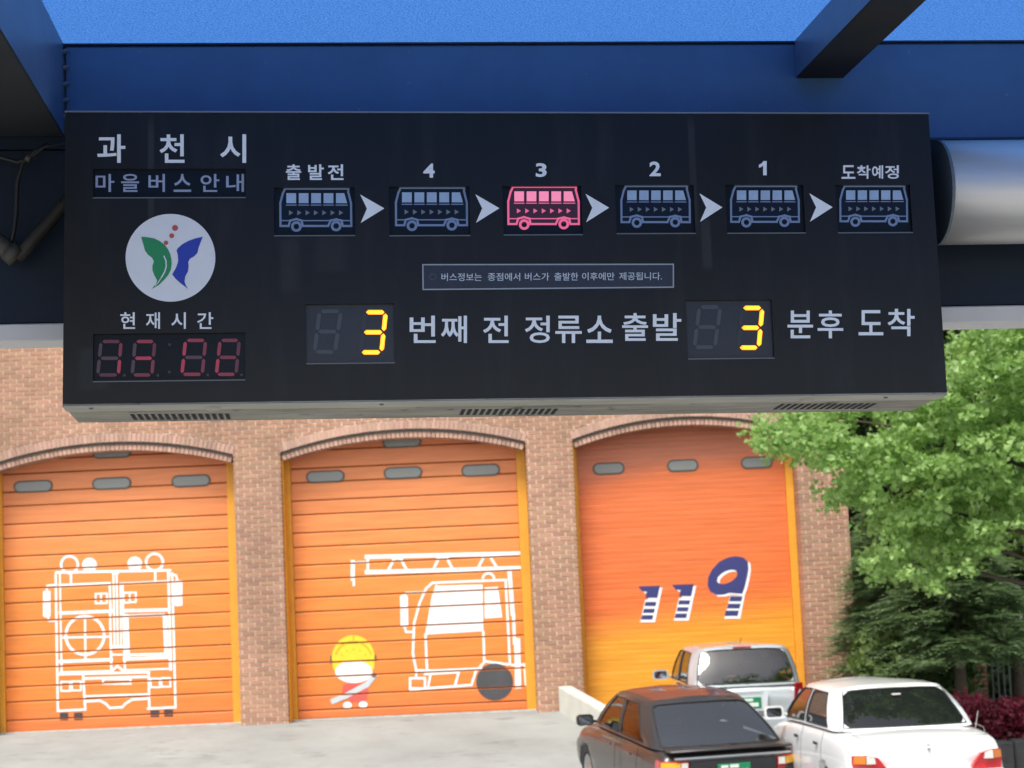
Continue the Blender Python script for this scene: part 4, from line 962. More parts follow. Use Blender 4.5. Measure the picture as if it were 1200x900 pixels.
# ---------- black hatchback
M_pb_ = mat('black car paint', (.020, .019, .020), rough=.38, coat=.5, spec=.5, bump=.0)
M_gdk = car_glass('tinted rear glass', (.018, .022, .024), 2.6); M_gsd = car_glass('tinted side glass', (.020, .022, .022))
def black_car():
    root = thing('parked_car', 'black hatchback with green number plate and sloping rear window, leftmost car nearest the white wall', 'car', (2.18, 20.45, -.86), (math.radians(3.6), 0, math.radians(13)))
    c = Car.__new__(Car); c.wheels = (.78, 3.12); c.ymid = 1.9
    st = [(0, .84, .42, .70, .68), (.015, .90, .34, .74, .74, .06), (.05, .955, .26, .80, .82, .06), (.10, .975, .22, .915, .93, .05), (.17, .985, .20, .935, .955, .05), (.35, .995, .19, .94, .955), (1.0, 1, .18, .945, .95), (2.0, 1, .18, .93, .93), (2.9, .995, .18, .90, .94), (3.5, .97, .19, .80, .86), (3.75, .93, .22, .68, .74), (3.92, .84, .30, .60, .62), (3.95, .80, .36, .55, .55)]
    G = [(0, .20, 0, 1.12, .935, 1.385, 'r1'), (.30, .21, .22, 1.13, .935, 1.383, 'r1'), (.58, .25, .44, 1.15, .935, 1.372, 'r1'), (.685, .30, .52, 1.18, .935, 1.360, 'p'), (.755, .48, .575, 1.30, .935, 1.345, 'p'), (.772, .74, .592, 1.42, .935, 1.345, 's1'), (.780, 1.62, .60, 1.80, .925, 1.35, 'p'), (.780, 1.70, .60, 1.86, .925, 1.35, 's2'), (.770, 2.62, .585, 2.22, .90, 1.335, 'p'), (.745, 2.80, .55, 2.36, .90, 1.335, 'w1'), (.5, 2.93, .35, 2.44, .90, 1.35, 'w1'), (0, 3.0, 0, 2.48, .90, 1.362, None)]
    Car.__init__(c, root, 3.95, 1.64, M_pb_, dict(r=clear_glass('rear screen glass', (.30, .33, .33), (.02, .02, .02), 3.0), s=clear_glass('side door glass', (.40, .42, .42), (.02, .02, .02), 1.7), w=MAT['side door glass']), st, G, TL, .030)
    cabin_fit(root, .82, .35, 1.0, .965, ((1.25, 1.22), (2.05, 1.26)))
    # tail of the car: spoiler lip, lamps, garnish, plate, bumper strip
    bm = bmesh.new(); box(bm, -.70, .70, -.075, .18, .945, .972, .010)
    for v in bm.verts: v.co.y += .25*(abs(v.co.x)/.70)**3*.3
    obj('boot_lip', bm, M_pb_, root, True)
    boxobj('chrome_strip', -.66, .66, -.072, -.02, .885, .902, mat('bright strip', (.5, .52, .55), rough=.3, metal=.7), root, .004)
    for sx in (-1, 1):
        X = lambda p: [(sx*a, b) for a, b in p]
        l = c.patch('tail_lamp', X([(.50, .66), (.785, .65), (.795, .76), (.785, .855), (.50, .855)]), -.05, .12, M_red, yaw=.6)
        c.patch('indicator_lens', X([(.60, .770), (.785, .770), (.780, .846), (.60, .848)]), -.058, .0, M_yel, l, .003, yaw=.6)
        c.patch('reversing_lens', X([(.515, .770), (.590, .770), (.590, .846), (.515, .846)]), -.058, .0, M_clr, l, .003)
    boxobj('rear_garnish', -.49, .49, -.058, .0, .66, .855, M_blk, root, .008)
    p = boxobj('number_plate', -.185, .185, -.074, -.062, .665, .815, M_plate, root, .004)
    for x0, x1, z0, z1 in ((-.15, -.07, .770, .80), (-.05, .05, .768, .803), (-.15, -.09, .685, .75), (-.065, -.03, .685, .75), (.0, .035, .685, .75), (.07, .105, .685, .75), (.125, .155, .685, .75)):
        boxobj('plate_character', x0, x1, -.0765, -.0735, z0, z1, M_pl2, p)
    boxobj('bumper_strip', -.80, .80, -.085, .1, .50, .545, M_blk, root, .012)
    c.mirror(-.965, 2.52, 1.0, M_pb_, mat('mirror glass', (.5, .55, .6), rough=.03, metal=1.0)); c.mirror(.965, 2.52, 1.0, M_pb_, MAT['mirror glass'])
    bm = bmesh.new(); tube(bm, [(.02, .16, .99), (.18, .22, .965), (-.28, .24, .975)], .006, 6); obj('rear_wiper', bm, M_blk, root)
    bm = bmesh.new(); tube(bm, [(.30, .30, 1.02), (.38, .55, 1.15), (.40, .72, 1.23)], .0, 6); bm.free()
    boxobj('door_handle', -.862, -.842, 1.78, 1.92, .80, .825, M_pb_, root, .006); boxobj('door_handle', -.862, -.842, .98, 1.10, .80, .825, M_pb_, root, .006)
    for y, z1 in ((1.66, .925), (.80, .93)):
        bm = bmesh.new(); seam(bm, [(-.849, y+.04, .35), (-.852, y, .6), (-.838, y, .80), (-.80, y+.01, z1-.01)], .003); obj('door_seam', bm, M_rub, root)
black_car()
# ---------- silver compact
M_ps = mat('silver car paint', (.52, .56, .58), rough=.30, metal=.35, coat=1.0)
def silver_car():
    root = thing('parked_car', 'silver compact car close to the right garage door, behind the black hatchback', 'car', (2.88, 24.5, -.50), (0, 0, math.radians(1.5)))
    c = Car.__new__(Car); c.wheels = (.62, 2.95); c.ymid = 1.6
    st = [(0, .86, .40, .74, .74), (.015, .92, .32, .84, .84, .04), (.04, .965, .24, .92, .93, .04), (.08, .98, .20, .99, 1.0, .04), (.3, .995, .19, 1.01, 1.02), (1.0, 1, .18, 1.0, 1.0), (2.2, 1, .18, .97, .99), (2.9, .98, .19, .88, .94), (3.22, .94, .22, .76, .80), (3.42, .85, .3, .66, .66), (3.45, .8, .36, .6, .6)]
    G = [(0, .02, 0, .30, .98, 1.50, 'r1'), (.35, .02, .31, .30, .98, 1.498, 'r1'), (.60, .04, .49, .31, .98, 1.485, 'r1'), (.635, .05, .525, .32, .98, 1.478, 'p'), (.715, .16, .595, .42, .99, 1.455, 'p'), (.732, .36, .62, .56, .99, 1.455, 's1'), (.742, 1.22, .63, 1.25, .985, 1.46, 'p'), (.742, 1.30, .63, 1.33, .985, 1.46, 's2'), (.735, 2.35, .605, 1.85, .96, 1.44, 'p'), (.71, 2.5, .57, 1.98, .96, 1.44, 'w1'), (.5, 2.62, .4, 2.05, .96, 1.455, 'w1'), (0, 2.68, 0, 2.09, .96, 1.465, None)]
    Car.__init__(c, root, 3.45, 1.56, M_ps, dict(r=clear_glass('smoked rear screen', (.22, .24, .24), (.02, .02, .02), 2.0), s=MAT['side door glass'], w=MAT['side door glass']), st, G, TL, .028)
    cabin_fit(root, .78, .12, .9, 1.03, ((.95, 1.30), (1.75, 1.34)))
    for sx in (-1, 1):
        X = lambda p: [(sx*a, b) for a, b in p]
        l = c.patch('tail_lamp', X([(.60, .77), (.745, .78), (.765, .84), (.745, .995), (.625, .995)]), -.060, .10, M_red, yaw=.8)
        bm = bmesh.new(); bmesh.ops.create_cone(bm, cap_ends=True, segments=20, radius1=.036, radius2=.036, depth=.02, matrix=Matrix.Translation((sx*.685, -.066, .825)) @ Matrix.Rotation(math.pi/2, 4, 'X')); obj('reversing_lens', bm, M_clr, l)
    bm = bmesh.new(); seam(bm, [(-.60, -.02, .97), (-.63, -.04, .85), (-.60, -.045, .62), (0, -.055, .60), (.60, -.045, .62), (.63, -.04, .85), (.60, -.02, .97)], .004); obj('tailgate_seam', bm, M_rub, root)
    c.patch('plate_recess', [(-.24, .66), (.24, .66), (.27, .88), (-.27, .88)], -.050, .0, mat('silver recess paint', (.62, .66, .68), rough=.4, coat=.5), None, .004)
    p = boxobj('number_plate', -.17, .17, -.062, -.0525, .70, .84, M_plate, root, .004)
    boxobj('plate_character', -.13, .13, -.065, -.0615, .72, .77, M_pl2, p); boxobj('plate_character', -.06, .06, -.065, -.0615, .79, .825, M_pl2, p)
    boxobj('tailgate_handle', -.20, .20, -.068, -.04, .895, .925, M_ps, root, .008)
    boxobj('bumper', -.74, .74, -.085, .06, .36, .58, M_ps, root, .03)
    bm = bmesh.new(); tube(bm, [(.0, .03, 1.0), (.22, .045, 1.03), (-.25, .05, 1.035)], .006, 6); obj('rear_wiper', bm, M_blk, root)
    boxobj('brake_lamp', -.12, .12, .262, .30, 1.468, 1.485, M_red, root, .003)
    bm = bmesh.new(); tube(bm, [(0, .45, 1.51), (0, .28, 1.60)], .004, 6); obj('aerial', bm, M_blk, root)
    c.mirror(-.90, 2.25, 1.05, M_ps, MAT['mirror glass'], 1.05); c.mirror(.90, 2.25, 1.05, M_ps, MAT['mirror glass'], 1.05)
silver_car()
# ---------- white saloon
M_pw_ = mat('white car paint', (.80, .80, .79), rough=.32, coat=.8)
def white_car():
    root = thing('parked_car', 'white saloon with dark rear window and amber and red lamps, parked rightmost', 'car', (3.84, 18.2, -.58), (0, 0, math.radians(4)))
    c = Car.__new__(Car); c.wheels = (1.0, 3.55); c.ymid = 2.2
    st = [(0, .80, .42, .68, .66), (.02, .88, .34, .76, .77, .09), (.07, .945, .26, .84, .865, .09), (.14, .965, .22, .885, .925, .08), (.25, .98, .20, .91, .955, .05), (.55, .995, .19, .935, .965), (1.2, 1, .18, .945, .955), (2.2, 1, .18, .935, .94), (3.2, .995, .18, .90, .94), (3.8, .97, .19, .80, .86), (4.2, .93, .22, .68, .74), (4.4, .84, .30, .60, .62), (4.42, .80, .36, .55, .55)]
    G = [(0, .62, 0, 1.18, .945, 1.365, 'r1'), (.32, .63, .26, 1.18, .945, 1.363, 'r1'), (.57, .68, .45, 1.20, .945, 1.350, 'r1'), (.635, .71, .50, 1.22, .945, 1.340, 'p'), (.710, .82, .555, 1.34, .945, 1.318, 'p'), (.725, 1.00, .575, 1.48, .945, 1.318, 's1'), (.738, 1.95, .585, 2.0, .935, 1.325, 'p'), (.738, 2.03, .585, 2.07, .935, 1.325, 's2'), (.73, 3.0, .565, 2.5, .91, 1.31, 'p'), (.71, 3.15, .53, 2.62, .91, 1.31, 'w1'), (.5, 3.28, .35, 2.70, .91, 1.33, 'w1'), (0, 3.35, 0, 2.74, .91, 1.345, None)]
    Car.__init__(c, root, 4.42, 1.60, M_pw_, dict(r=car_glass('black rear glass', (.008, .009, .010)), s=M_gsd, w=M_gdk), st, G, TL, .045)
    for sx in (-1, 1):
        X = lambda p: [(sx*a, b) for a, b in p]
        l = c.patch('tail_lamp', X([(.41, .63), (.44, .60), (.72, .59), (.735, .70), (.725, .775), (.62, .785), (.50, .755)]), -.075, .14, M_red, yaw=.7)
        c.patch('indicator_lens', X([(.625, .700), (.728, .698), (.720, .770), (.625, .778)]), -.085, .02, M_amb, l, .003, yaw=.7)
        c.patch('reversing_lens', X([(.53, .700), (.618, .700), (.618, .776), (.60, .778), (.54, .758)]), -.085, .02, M_clr, l, .003)
    boxobj('brake_lamp', -.045, .045, .98, 1.03, 1.262, 1.278, M_clr, root, .004)
    bm = bmesh.new(); seam(bm, [(-.70, .70, .968), (-.66, .30, .962), (-.60, .06, .91), (0, -.02, .93), (.60, .06, .91), (.66, .30, .962), (.70, .70, .968)], .003); obj('boot_seam', bm, mat('panel gap', (.25, .25, .25), rough=.8), root)
    p = boxobj('number_plate', -.17, .17, -.125, -.10, .42, .55, M_plate, root, .004)
    boxobj('boot_lock', -.012, .012, -.070, -.04, .80, .825, M_rim, root, .004); boxobj('boot_badge', -.02, .02, -.068, -.04, .845, .862, M_rim, root, .004)
    boxobj('bumper', -.74, .74, -.12, .06, .36, .60, M_pw_, root, .03)
    for y, z1 in ((2.0, .93), (1.08, .935)):
        bm = bmesh.new(); seam(bm, [(-.802, y+.04, .35), (-.805, y, .6), (-.792, y, .80), (-.75, y+.01, z1-.01)], .003); obj('door_seam', bm, MAT['panel gap'], root)
    boxobj('door_handle', -.816, -.794, 1.22, 1.34, .78, .81, M_blk, root, .006); boxobj('door_handle', -.816, -.794, 2.12, 2.24, .78, .81, M_blk, root, .006)
    bm = bmesh.new(); tube(bm, [(.68, .62, .93), (.70, .56, 1.10)], .003, 5); obj('aerial', bm, M_clr, root)
    c.mirror(-.90, 2.85, 1.0, M_pw_, mat('dim mirror glass', (.10, .11, .12), rough=.08, metal=1.0), 1.05); c.mirror(.90, 2.85, 1.0, M_pw_, MAT['dim mirror glass'], 1.05)
white_car()

# ================================================================ TREES AND PLANTING
def leaf_mat(name, c1, c2, trans=.35, rough=.5):
    m = bpy.data.materials.new(name); m.use_nodes = True; n = m.node_tree; b = n.nodes['Principled BSDF']
    ge = n.nodes.new('ShaderNodeNewGeometry'); cr = n.nodes.new('ShaderNodeValToRGB')
    cr.color_ramp.elements[0].color = tuple(c1)+(1,); cr.color_ramp.elements[1].color = tuple(c2)+(1,)
    n.links.new(ge.outputs['Random Per Island'], cr.inputs[0]); n.links.new(cr.outputs[0], b.inputs['Base Color']); b.inputs['Roughness'].default_value = rough
    t = n.nodes.new('ShaderNodeBsdfTranslucent'); hs_ = n.nodes.new('ShaderNodeHueSaturation'); hs_.inputs['Value'].default_value = 1.5; hs_.inputs['Saturation'].default_value = 1.1
    n.links.new(cr.outputs[0], hs_.inputs['Color']); n.links.new(hs_.outputs[0], t.inputs[0])
    mx = n.nodes.new('ShaderNodeMixShader'); mx.inputs[0].default_value = trans
    n.links.new(b.outputs[0], mx.inputs[1]); n.links.new(t.outputs[0], mx.inputs[2]); n.links.new(mx.outputs[0], n.nodes['Material Output'].inputs[0])
    MAT[name] = m; return m
rg = random.Random(11)
def rv(): 
    while True:
        v = Vector((rg.uniform(-1, 1), rg.uniform(-1, 1), rg.uniform(-1, 1)))
        if .05 < v.length < 1: return v
def fan_leaf(V, Fc, p, s, up=.5):
    n_ = (rv().normalized()*(1-up)+Vector((0, -.25, 1))*up).normalized(); a = n_.orthogonal().normalized(); a = (Matrix.Rotation(rg.uniform(0, 6.28), 3, n_) @ a); b = n_.cross(a)
    k = len(V); V += [tuple(p), tuple(p+a*s*.8+b*s*.6+n_*s*.12), tuple(p+a*s), tuple(p+a*s*.8-b*s*.6+n_*s*.12)]; Fc += [[k, k+1, k+2], [k, k+2, k+3]]
def leaf_clump(V, Fc, c, r, n, s, flat=.6, up=.5, shell=.45):
    c = Vector(c)
    for _ in range(n):
        v = rv(); L = v.length; v = v/L*(shell+(1-shell)*L); v.z *= flat
        fan_leaf(V, Fc, c+v*r, s*rg.uniform(.6, 1.5), up)
def needle_spray(V, Fc, p, d, L, s, n=9):
    d = d.normalized(); side = d.cross(Vector((0, 0, 1))).normalized()
    for k in range(n):
        t = (k+.5)/n; q = p+d*L*t+Vector((0, 0, -L*.25*t*t)); w_ = s*(1-t*.7)
        for sg in (-1, 1):
            e = (side*sg+d*.7+Vector((0, 0, rg.uniform(-.35, .15)))).normalized()
            m_ = len(V); V += [tuple(q), tuple(q+e*w_+d*w_*.1), tuple(q+e*w_*.5+d*w_*.45)]; Fc.append([m_, m_+1, m_+2])
        m_ = len(V)
def at(x, y, Y): d = ray(x, y); return CP+d*((Y-CP.y)/d.y)
M_bark = mat('bark', (.10, .075, .055), rough=.95, var=.4, scale=14, bump=.6, bscale=20)
def limb(bm, pts, r0, r1, seg=8):
    P = [Vector(p) for p in pts]; tube(bm, P, [r0+(r1-r0)*i/(len(P)-1) for i in range(len(P))], seg)
def inside(poly, x, y):
    c = False
    for i in range(len(poly)):
        x0, y0 = poly[i]; x1, y1 = poly[i-1]
        if (y0 > y) != (y1 > y) and x < (x1-x0)*(y-y0)/(y1-y0)+x0: c = not c
    return c
def ginkgo():
    tx, ty = 6.9, 21.0
    root = thing('broadleaf_tree', 'bright green tree with fan shaped leaves drooping over the right end of the building', 'tree', (tx, ty, ground_z(tx, ty)))
    mi = Matrix.Translation(-Vector((tx, ty, ground_z(tx, ty))))
    outline = [(884,507),(900,487),(935,478),(1000,470),(1075,465),(1112,440),(1130,425),(1118,395),(1140,372),(1175,352),(1260,340),(1330,420),(1330,560),(1265,610),(1195,600),(1178,628),(1150,650),(1120,668),(1100,690),(1062,668),(1024,674),(1018,655),(1060,640),(1035,618),(1018,600),(1015,580),(985,588),(970,590),(978,572),(1000,556),(1008,548),(985,538),(962,546),(948,530),(925,524),(900,524)]
    # leafy twigs: each clump belongs to a spray that droops toward the lower left
    V, Fc = [], []
    clumps = []
    tries = 0
    while len(clumps) < 330 and tries < 9000:
        tries += 1
        x, y = rg.uniform(880, 1330), rg.uniform(345, 690)
        if not inside(outline, x, y): continue
        if any((x-a)**2+(y-b)**2 < 12**2 for a, b, _ in clumps): continue
        if math.sin((x+.9*y)/17.0)+math.sin((y-.25*x)/11.0+1.3)+.5*math.sin(x/7.0) < -.75: continue
        low = max(0, (y-560)/130)*max(0, min(1, (x-1000)/60))
        Y = 19.2+rg.uniform(0, 1.6)+low*1.0+max(0, (960-x)/80)*.4
        clumps.append((x, y, Y))
    for x, y, Y in clumps:
        P = at(x, y, Y); r = rg.uniform(.13, .21)
        leaf_clump(V, Fc, P, r, 58, .060, .5, .35, .2)
        leaf_clump(V, Fc, P+Vector((rg.uniform(-.1, .1), rg.uniform(.3, .7), rg.uniform(-.10, .10))), r*1.1, 26, .055, .6, .35, .1)
    # ragged tips
    for k in range(90):
        i = rg.randrange(len(outline)); a = outline[i]; b = outline[i-1]; t = rg.random(); x = a[0]+(b[0]-a[0])*t; y = a[1]+(b[1]-a[1])*t
        leaf_clump(V, Fc, at(x+rg.uniform(-6, 6), y+rg.uniform(-5, 7), 19.8+rg.uniform(-.4, .6)), .10, 16, .048, .6, .35, .1)
    # deeper, fuller layer and the crown out of frame
    for _ in range(170):
        x, y = rg.uniform(1050, 1420), rg.uniform(250, 640)
        if x < 1110 and y < 470: continue
        if not (inside(outline, x, y+12) or x > 1200): continue
        leaf_clump(V, Fc, at(x, y, rg.uniform(20.8, 22.6)), .30, 60, .06, .6, .4, .2)
    V = [tuple(mi @ Vector(v)) for v in V]
    pyobj('crown', V, Fc, leaf_mat('bright tree leaf', (.14, .25, .055), (.36, .52, .18), .42, .42), root)
    bm = bmesh.new(); g = root.location
    limb(bm, [Vector((0, 0, -.1)), Vector((.05, 0, 1.2)), Vector((-.05, .05, 2.8)), Vector((0, .1, 4.2)), Vector((.1, 0, 6.0))], .19, .06, 12); obj('trunk', bm, M_bark, root, True)
    for px, py, Y, z0 in ((905, 500, 20.2, 2.7), (960, 490, 20.6, 2.9), (1010, 520, 20.4, 2.5), (1035, 590, 20.4, 2.0), (1120, 640, 20.6, 1.6), (1130, 420, 20.2, 3.3), (1190, 380, 20.4, 3.8), (1040, 660, 20.9, 1.5), (1075, 540, 20.2, 2.3)):
        e = mi @ at(px+22, py, Y+.3); s0 = Vector((0, .05, z0)); m_ = (s0+e)/2+Vector((.1, .1, .28))
        bm = bmesh.new(); limb(bm, [s0, s0.lerp(m_, .5)+Vector((0, 0, .1)), m_, m_.lerp(e, .6)+Vector((0, 0, .04)), e], .05, .008, 6); obj('branch', bm, M_bark, root, True)
ginkgo()
M_con1 = leaf_mat('dark conifer needle', (.12, .19, .07), (.25, .34, .14), .3, .6)
M_con2 = leaf_mat('blue green conifer needle', (.12, .19, .09), (.24, .33, .15), .3, .6)
M_dk = leaf_mat('dark background leaf', (.02, .05, .018), (.07, .13, .035), .2, .55)  # dark leaf colour of the trees and shrubs further back
M_yg = leaf_mat('yellow green shrub leaf', (.07, .12, .03), (.17, .24, .06), .3, .5)
def conifer(px, Y, H, R, m, label, nwh=26, seed=1, zlo=.35, dens=1.0):
    rg.seed(seed); b = at(px, 700, Y); z0 = ground_z(b.x, Y); root = thing('conifer_tree', label, 'tree', (b.x, Y, z0), group='dark conifers beside the fire station')
    bm = bmesh.new(); limb(bm, [(0, 0, 0), (.02, 0, H*.5), (0, 0, H*.97)], .11, .02, 10); obj('trunk', bm, M_bark, root, True)
    V, Fc = [], []
    for k in range(nwh):
        z = zlo+(H-zlo)*k/nwh; rr = R*(1-(k/nwh))**.7
        for j in range(int((9+5*(1-k/nwh))*dens)):
            a = rg.uniform(0, 6.283); L = rr*rg.uniform(.6, 1.1); d = Vector((math.cos(a), math.sin(a), .12)); q = Vector((0, 0, z+rg.uniform(-.1, .1)))
            for s_ in range(5):
                f = .25+.17*s_; p = q+d*L*f+Vector((0, 0, -.22*L*f*f))
                for _ in range(4):
                    dd = (Matrix.Rotation(rg.uniform(-1.0, 1.0), 3, 'Z') @ d)+Vector((0, 0, rg.uniform(-.3, .2)))
                    needle_spray(V, Fc, p+rv()*.07, dd, .38*rg.uniform(.7, 1.2), .15, 7)
    pyobj('crown', V, Fc, m, root)
def bush(name, cat, label, cx, cy, Y, parts, m, n, s, group=None, stem=True, flat=.8, up=.3):
    b = at(cx, cy, Y); z0 = ground_z(b.x, Y); root = thing(name, label, cat, (b.x, Y, z0), group=group); V, Fc = [], []
    for x, y, dY, r in parts:
        p = at(x, y, Y+dY)-root.location; leaf_clump(V, Fc, p, r, n, s, flat, up, .25)
    pyobj('foliage', V, Fc, m, root)
    if stem:
        bm = bmesh.new()
        for k in range(5):
            x, y, dY, r = parts[k % len(parts)]; e = at(x, y, Y+dY)-root.location; limb(bm, [(rg.uniform(-.1, .1), 0, -.05), Vector((e.x*.5, e.y*.5, e.z*.5)), e], .035, .01, 6)
        obj('stems', bm, M_bark, root, True)
    return root
conifer(1045, 26.6, 3.3, 1.15, M_con2, 'dark conifer just right of the building corner, the nearest to the brick wall', 26, 3)
conifer(1118, 25.4, 3.0, 1.25, M_con2, 'dark blue green conifer in the middle, above the white saloon', 20, 5, 1.3)
conifer(1185, 27.2, 3.4, 1.2, M_con1, 'dark conifer at the right edge of the picture in front of the iron fence', 20, 8, 1.5)
def backtree(px, Y, H, parts, label, seed, m=None):
    rg.seed(seed); b = at(px, 650, Y); z0 = ground_z(b.x, Y); root = thing('shade_tree', label, 'tree', (b.x, Y, z0), group='tall dark trees behind the building corner'); V, Fc = [], []
    for x, y, dY, r in parts:
        leaf_clump(V, Fc, at(x, y, Y+dY)-root.location, r, 190, .14, .8, .35, .15)
    pyobj('crown', V, Fc, m or M_dk, root)
    bm = bmesh.new(); limb(bm, [(0, 0, -.1), (.1, 0, H*.4), (0, .1, H*.75)], .17, .05, 10); obj('trunk', bm, M_bark, root, True)
    for k in range(0, len(parts), 4):
        x, y, dY, r = parts[k]; e = at(x, y, Y+dY)-root.location; bm = bmesh.new(); limb(bm, [(0, 0, H*.35), (e.x*.5, e.y*.5, H*.35+(e.z-H*.35)*.6), e], .06, .015, 6); obj('branch', bm, M_bark, root, True)
rg.seed(20)
gp = lambda x0, x1, y0, y1, n, r: [(rg.uniform(x0, x1), rg.uniform(y0, y1), rg.uniform(-.8, .9), r*rg.uniform(.75, 1.2)) for _ in range(n)]
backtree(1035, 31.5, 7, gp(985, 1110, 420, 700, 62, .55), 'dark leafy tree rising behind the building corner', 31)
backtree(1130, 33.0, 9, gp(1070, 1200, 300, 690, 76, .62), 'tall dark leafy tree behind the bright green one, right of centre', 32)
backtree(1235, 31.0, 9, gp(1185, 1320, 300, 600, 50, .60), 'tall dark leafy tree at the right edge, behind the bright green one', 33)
rg.seed(40)
bush('shrub', 'shrub', 'yellow green shrub at the foot of the brick wall, behind the white saloon roof', 1030, 780, 25.6, [(rg.uniform(1006, 1060), rg.uniform(742, 800), rg.uniform(-.3, .4), rg.uniform(.12, .22)) for _ in range(22)], M_yg, 60, .075)
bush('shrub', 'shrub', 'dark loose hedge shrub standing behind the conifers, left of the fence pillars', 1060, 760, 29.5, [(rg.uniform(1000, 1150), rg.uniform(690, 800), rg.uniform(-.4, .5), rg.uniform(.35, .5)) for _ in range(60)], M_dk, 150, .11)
rg.seed(44)
bush('shrub', 'shrub', 'dark green shrub low between the two brick gate pillars', 1115, 780, 25.9, [(rg.uniform(1108, 1136), rg.uniform(765, 815), rg.uniform(-.3, .4), rg.uniform(.16, .26)) for _ in range(16)], leaf_mat('mid green shrub leaf', (.035, .09, .02), (.09, .17, .04), .25), 110, .055)
rg.seed(47)
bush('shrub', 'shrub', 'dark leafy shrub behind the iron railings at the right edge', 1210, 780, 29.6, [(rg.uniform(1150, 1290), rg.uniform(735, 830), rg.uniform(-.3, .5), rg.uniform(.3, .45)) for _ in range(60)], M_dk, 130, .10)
# red barberry hedge with dark stones under it
rg.seed(50)
bush('barberry_hedge', 'hedge', 'clipped maroon leaved hedge right of the white saloon, below the iron fence', 1190, 850, 21.6, [(rg.uniform(1126, 1290), rg.uniform(822, 866), rg.uniform(-.35, .5), rg.uniform(.13, .2)) for _ in range(70)], leaf_mat('maroon hedge leaf', (.10, .012, .022), (.30, .035, .065), .25), 120, .042)
def planter():
    rg.seed(3); a = at(1112, 872, 20.9); root = thing('planter_wall', 'low dark stone planter wall under the maroon hedge at the bottom right', 'wall', (a.x, 20.9, ground_z(a.x, 20.9)))
    zt = a.z-root.location.z; x = 0; m = mat('dark stone', (.05, .05, .052), rough=.9, var=.45, scale=5, bump=.6, bscale=14)
    while x < 2.6:
        w_ = rg.uniform(.34, .5)
        for z0_, z1_ in ((-.05, zt*.5-.006), (zt*.5, zt)):
            bm = bmesh.new(); box(bm, x, x+w_-.012, rg.uniform(-.015, .015), .30, z0_, z1_+rg.uniform(-.01, .01), .02); obj('stone', bm, m, root)
        x += w_
planter()
# brick pillars and the iron fence
def pillar(x0, x1, ytop, Y, label):
    a = at(x0, ytop, Y); b = at(x1, ytop, Y); z0 = ground_z(a.x, Y)-.1; W_ = b.x-a.x; H_ = a.z-z0; root = thing('brick_pillar', label, 'pillar', (a.x, Y, z0), group='brick pillars of the fence')
    boxobj('pillar_core', .012, W_-.012, .012, W_-.012, 0, H_, M_mortar, root)
    boxobj('pillar_cap', -.04, W_+.04, -.04, W_+.04, H_+.001, H_+.07, mat('coping concrete', (.5, .5, .48)), root, .01)
    me = bpy.data.meshes.new('brick'); bw = (W_-.011)/2; me.from_pydata([(x, y, z) for z in (0, .056) for y in (0, W_) for x in (0, bw)], [], [[0, 1, 5, 4], [2, 6, 7, 3], [0, 4, 6, 2], [1, 3, 7, 5], [4, 5, 7, 6], [0, 2, 3, 1]]); me.materials.append(mat('darker brick', (.30, .15, .10), rough=.9, rnd=.2))
    for r in range(int(H_/.067)):
        for k in range(2):
            o = bpy.data.objects.new('brick', me); o.location = (k*(bw+.011)+rg.uniform(-.002, .002), rg.uniform(-.002, .002), r*.067+.005); link(o, root)
pillar(1084, 1104, 722, 27.6, 'brick fence pillar showing between the conifers, left of the other pillar')
pillar(1139, 1155, 758, 27.9, 'brick fence pillar left of the iron railings, above the maroon hedge')
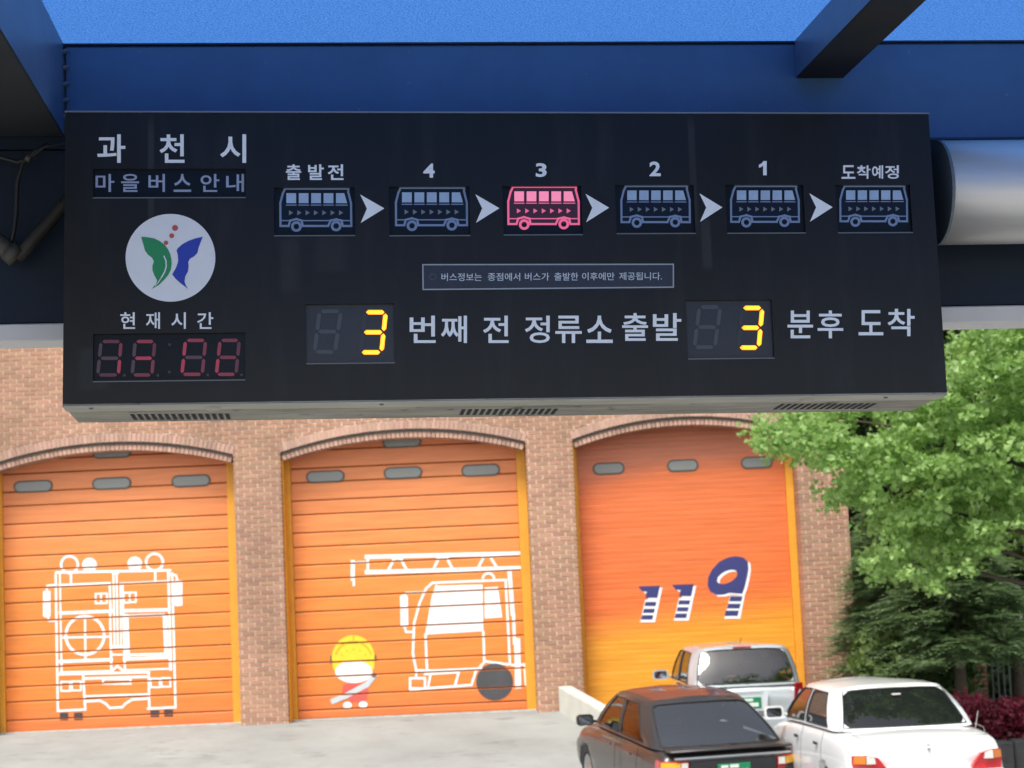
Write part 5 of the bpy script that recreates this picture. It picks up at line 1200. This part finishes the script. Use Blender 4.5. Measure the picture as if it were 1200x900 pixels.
def iron_fence():
    a = at(1155, 745, 28.0); b = at(1300, 738, 28.0); z0 = ground_z(a.x, 28)-.05; zt = at(1180, 752, 28).z-z0
    root = thing('iron_fence', 'dark iron railings on the right edge above the maroon hedge', 'fence', (a.x, 28.0, z0)); m = mat('dark iron paint', (.03, .034, .036), rough=.5)
    W_ = b.x-a.x
    for z, h in ((.12, .05), (zt-.16, .04), (zt, .05)): boxobj('rail', 0, W_, -.02, .02, z, z+h, m, root, .004)
    me = bpy.data.meshes.new('bar'); bm = bmesh.new(); box(bm, -.011, .011, -.011, .011, 0, zt-.01, .002); bm.to_mesh(me); bm.free(); me.materials.append(mat('grey iron paint', (.15, .16, .16), rough=.5))
    for k in range(int(W_/.085)):
        o = bpy.data.objects.new('bar', me); o.location = (.05+.085*k, -.034, 0); link(o, root)
    c = boxobj('coping', -.1, W_, -.10, .12, zt+.052, zt+.12, mat('green grey coping', (.16, .20, .18), rough=.7), root, .01)
iron_fence()
# far pale building and the small road sign seen through the gaps
def far_building():
    a = at(1010, 700, 62); root = thing('pale_apartment_block', 'pale apartment block far behind the trees, seen through gaps in the leaves', 'building', (a.x-2, 62, -.6))
    boxobj('wall', 0, 16, 0, 10, 0, 11, mat('pale render', (.68, .66, .60), rough=.9, var=.15, scale=1), root); boxobj('roof', -.2, 16.2, -.2, 10.2, 11.002, 11.3, mat('coping concrete', (.5, .5, .48)), root)
    wm = bpy.data.meshes.new('window'); bm = bmesh.new(); box(bm, 0, 1.3, -.04, .06, 0, 1.3); bm.to_mesh(wm); bm.free(); wm.materials.append(mat('window frame white', (.75, .75, .75), rough=.5))
    pm = bpy.data.meshes.new('pane'); bm = bmesh.new(); box(bm, .08, 1.22, -.06, -.041, .08, 1.22); bm.to_mesh(pm); bm.free(); pm.materials.append(car_glass('far pane', (.05, .06, .07)))
    for f in range(4):
        for k in range(6):
            o = bpy.data.objects.new('window', wm); o.location = (1+2.5*k, 0, 1+2.6*f); link(o, root); q = bpy.data.objects.new('pane', pm); link(q, o)
far_building()
def small_sign():
    a = at(1003, 682, 33); z0 = ground_z(a.x, 33); h = a.z-z0
    root = thing('road_sign', 'small green and white road sign on a pole beside the building corner', 'sign', (a.x, 33, z0))
    bm = bmesh.new(); tube(bm, [(0, 0, 0), (0, 0, h+.12)], .03, 10); obj('pole', bm, M_rim, root)
    boxobj('sign_plate', -.07, .09, -.05, -.036, h+.005, h+.13, mat('sign green', (.02, .35, .17), rough=.5), root, .004); boxobj('sign_plate', -.07, .09, -.05, -.036, h-.14, h-.005, M_white, root, .004)
small_sign()
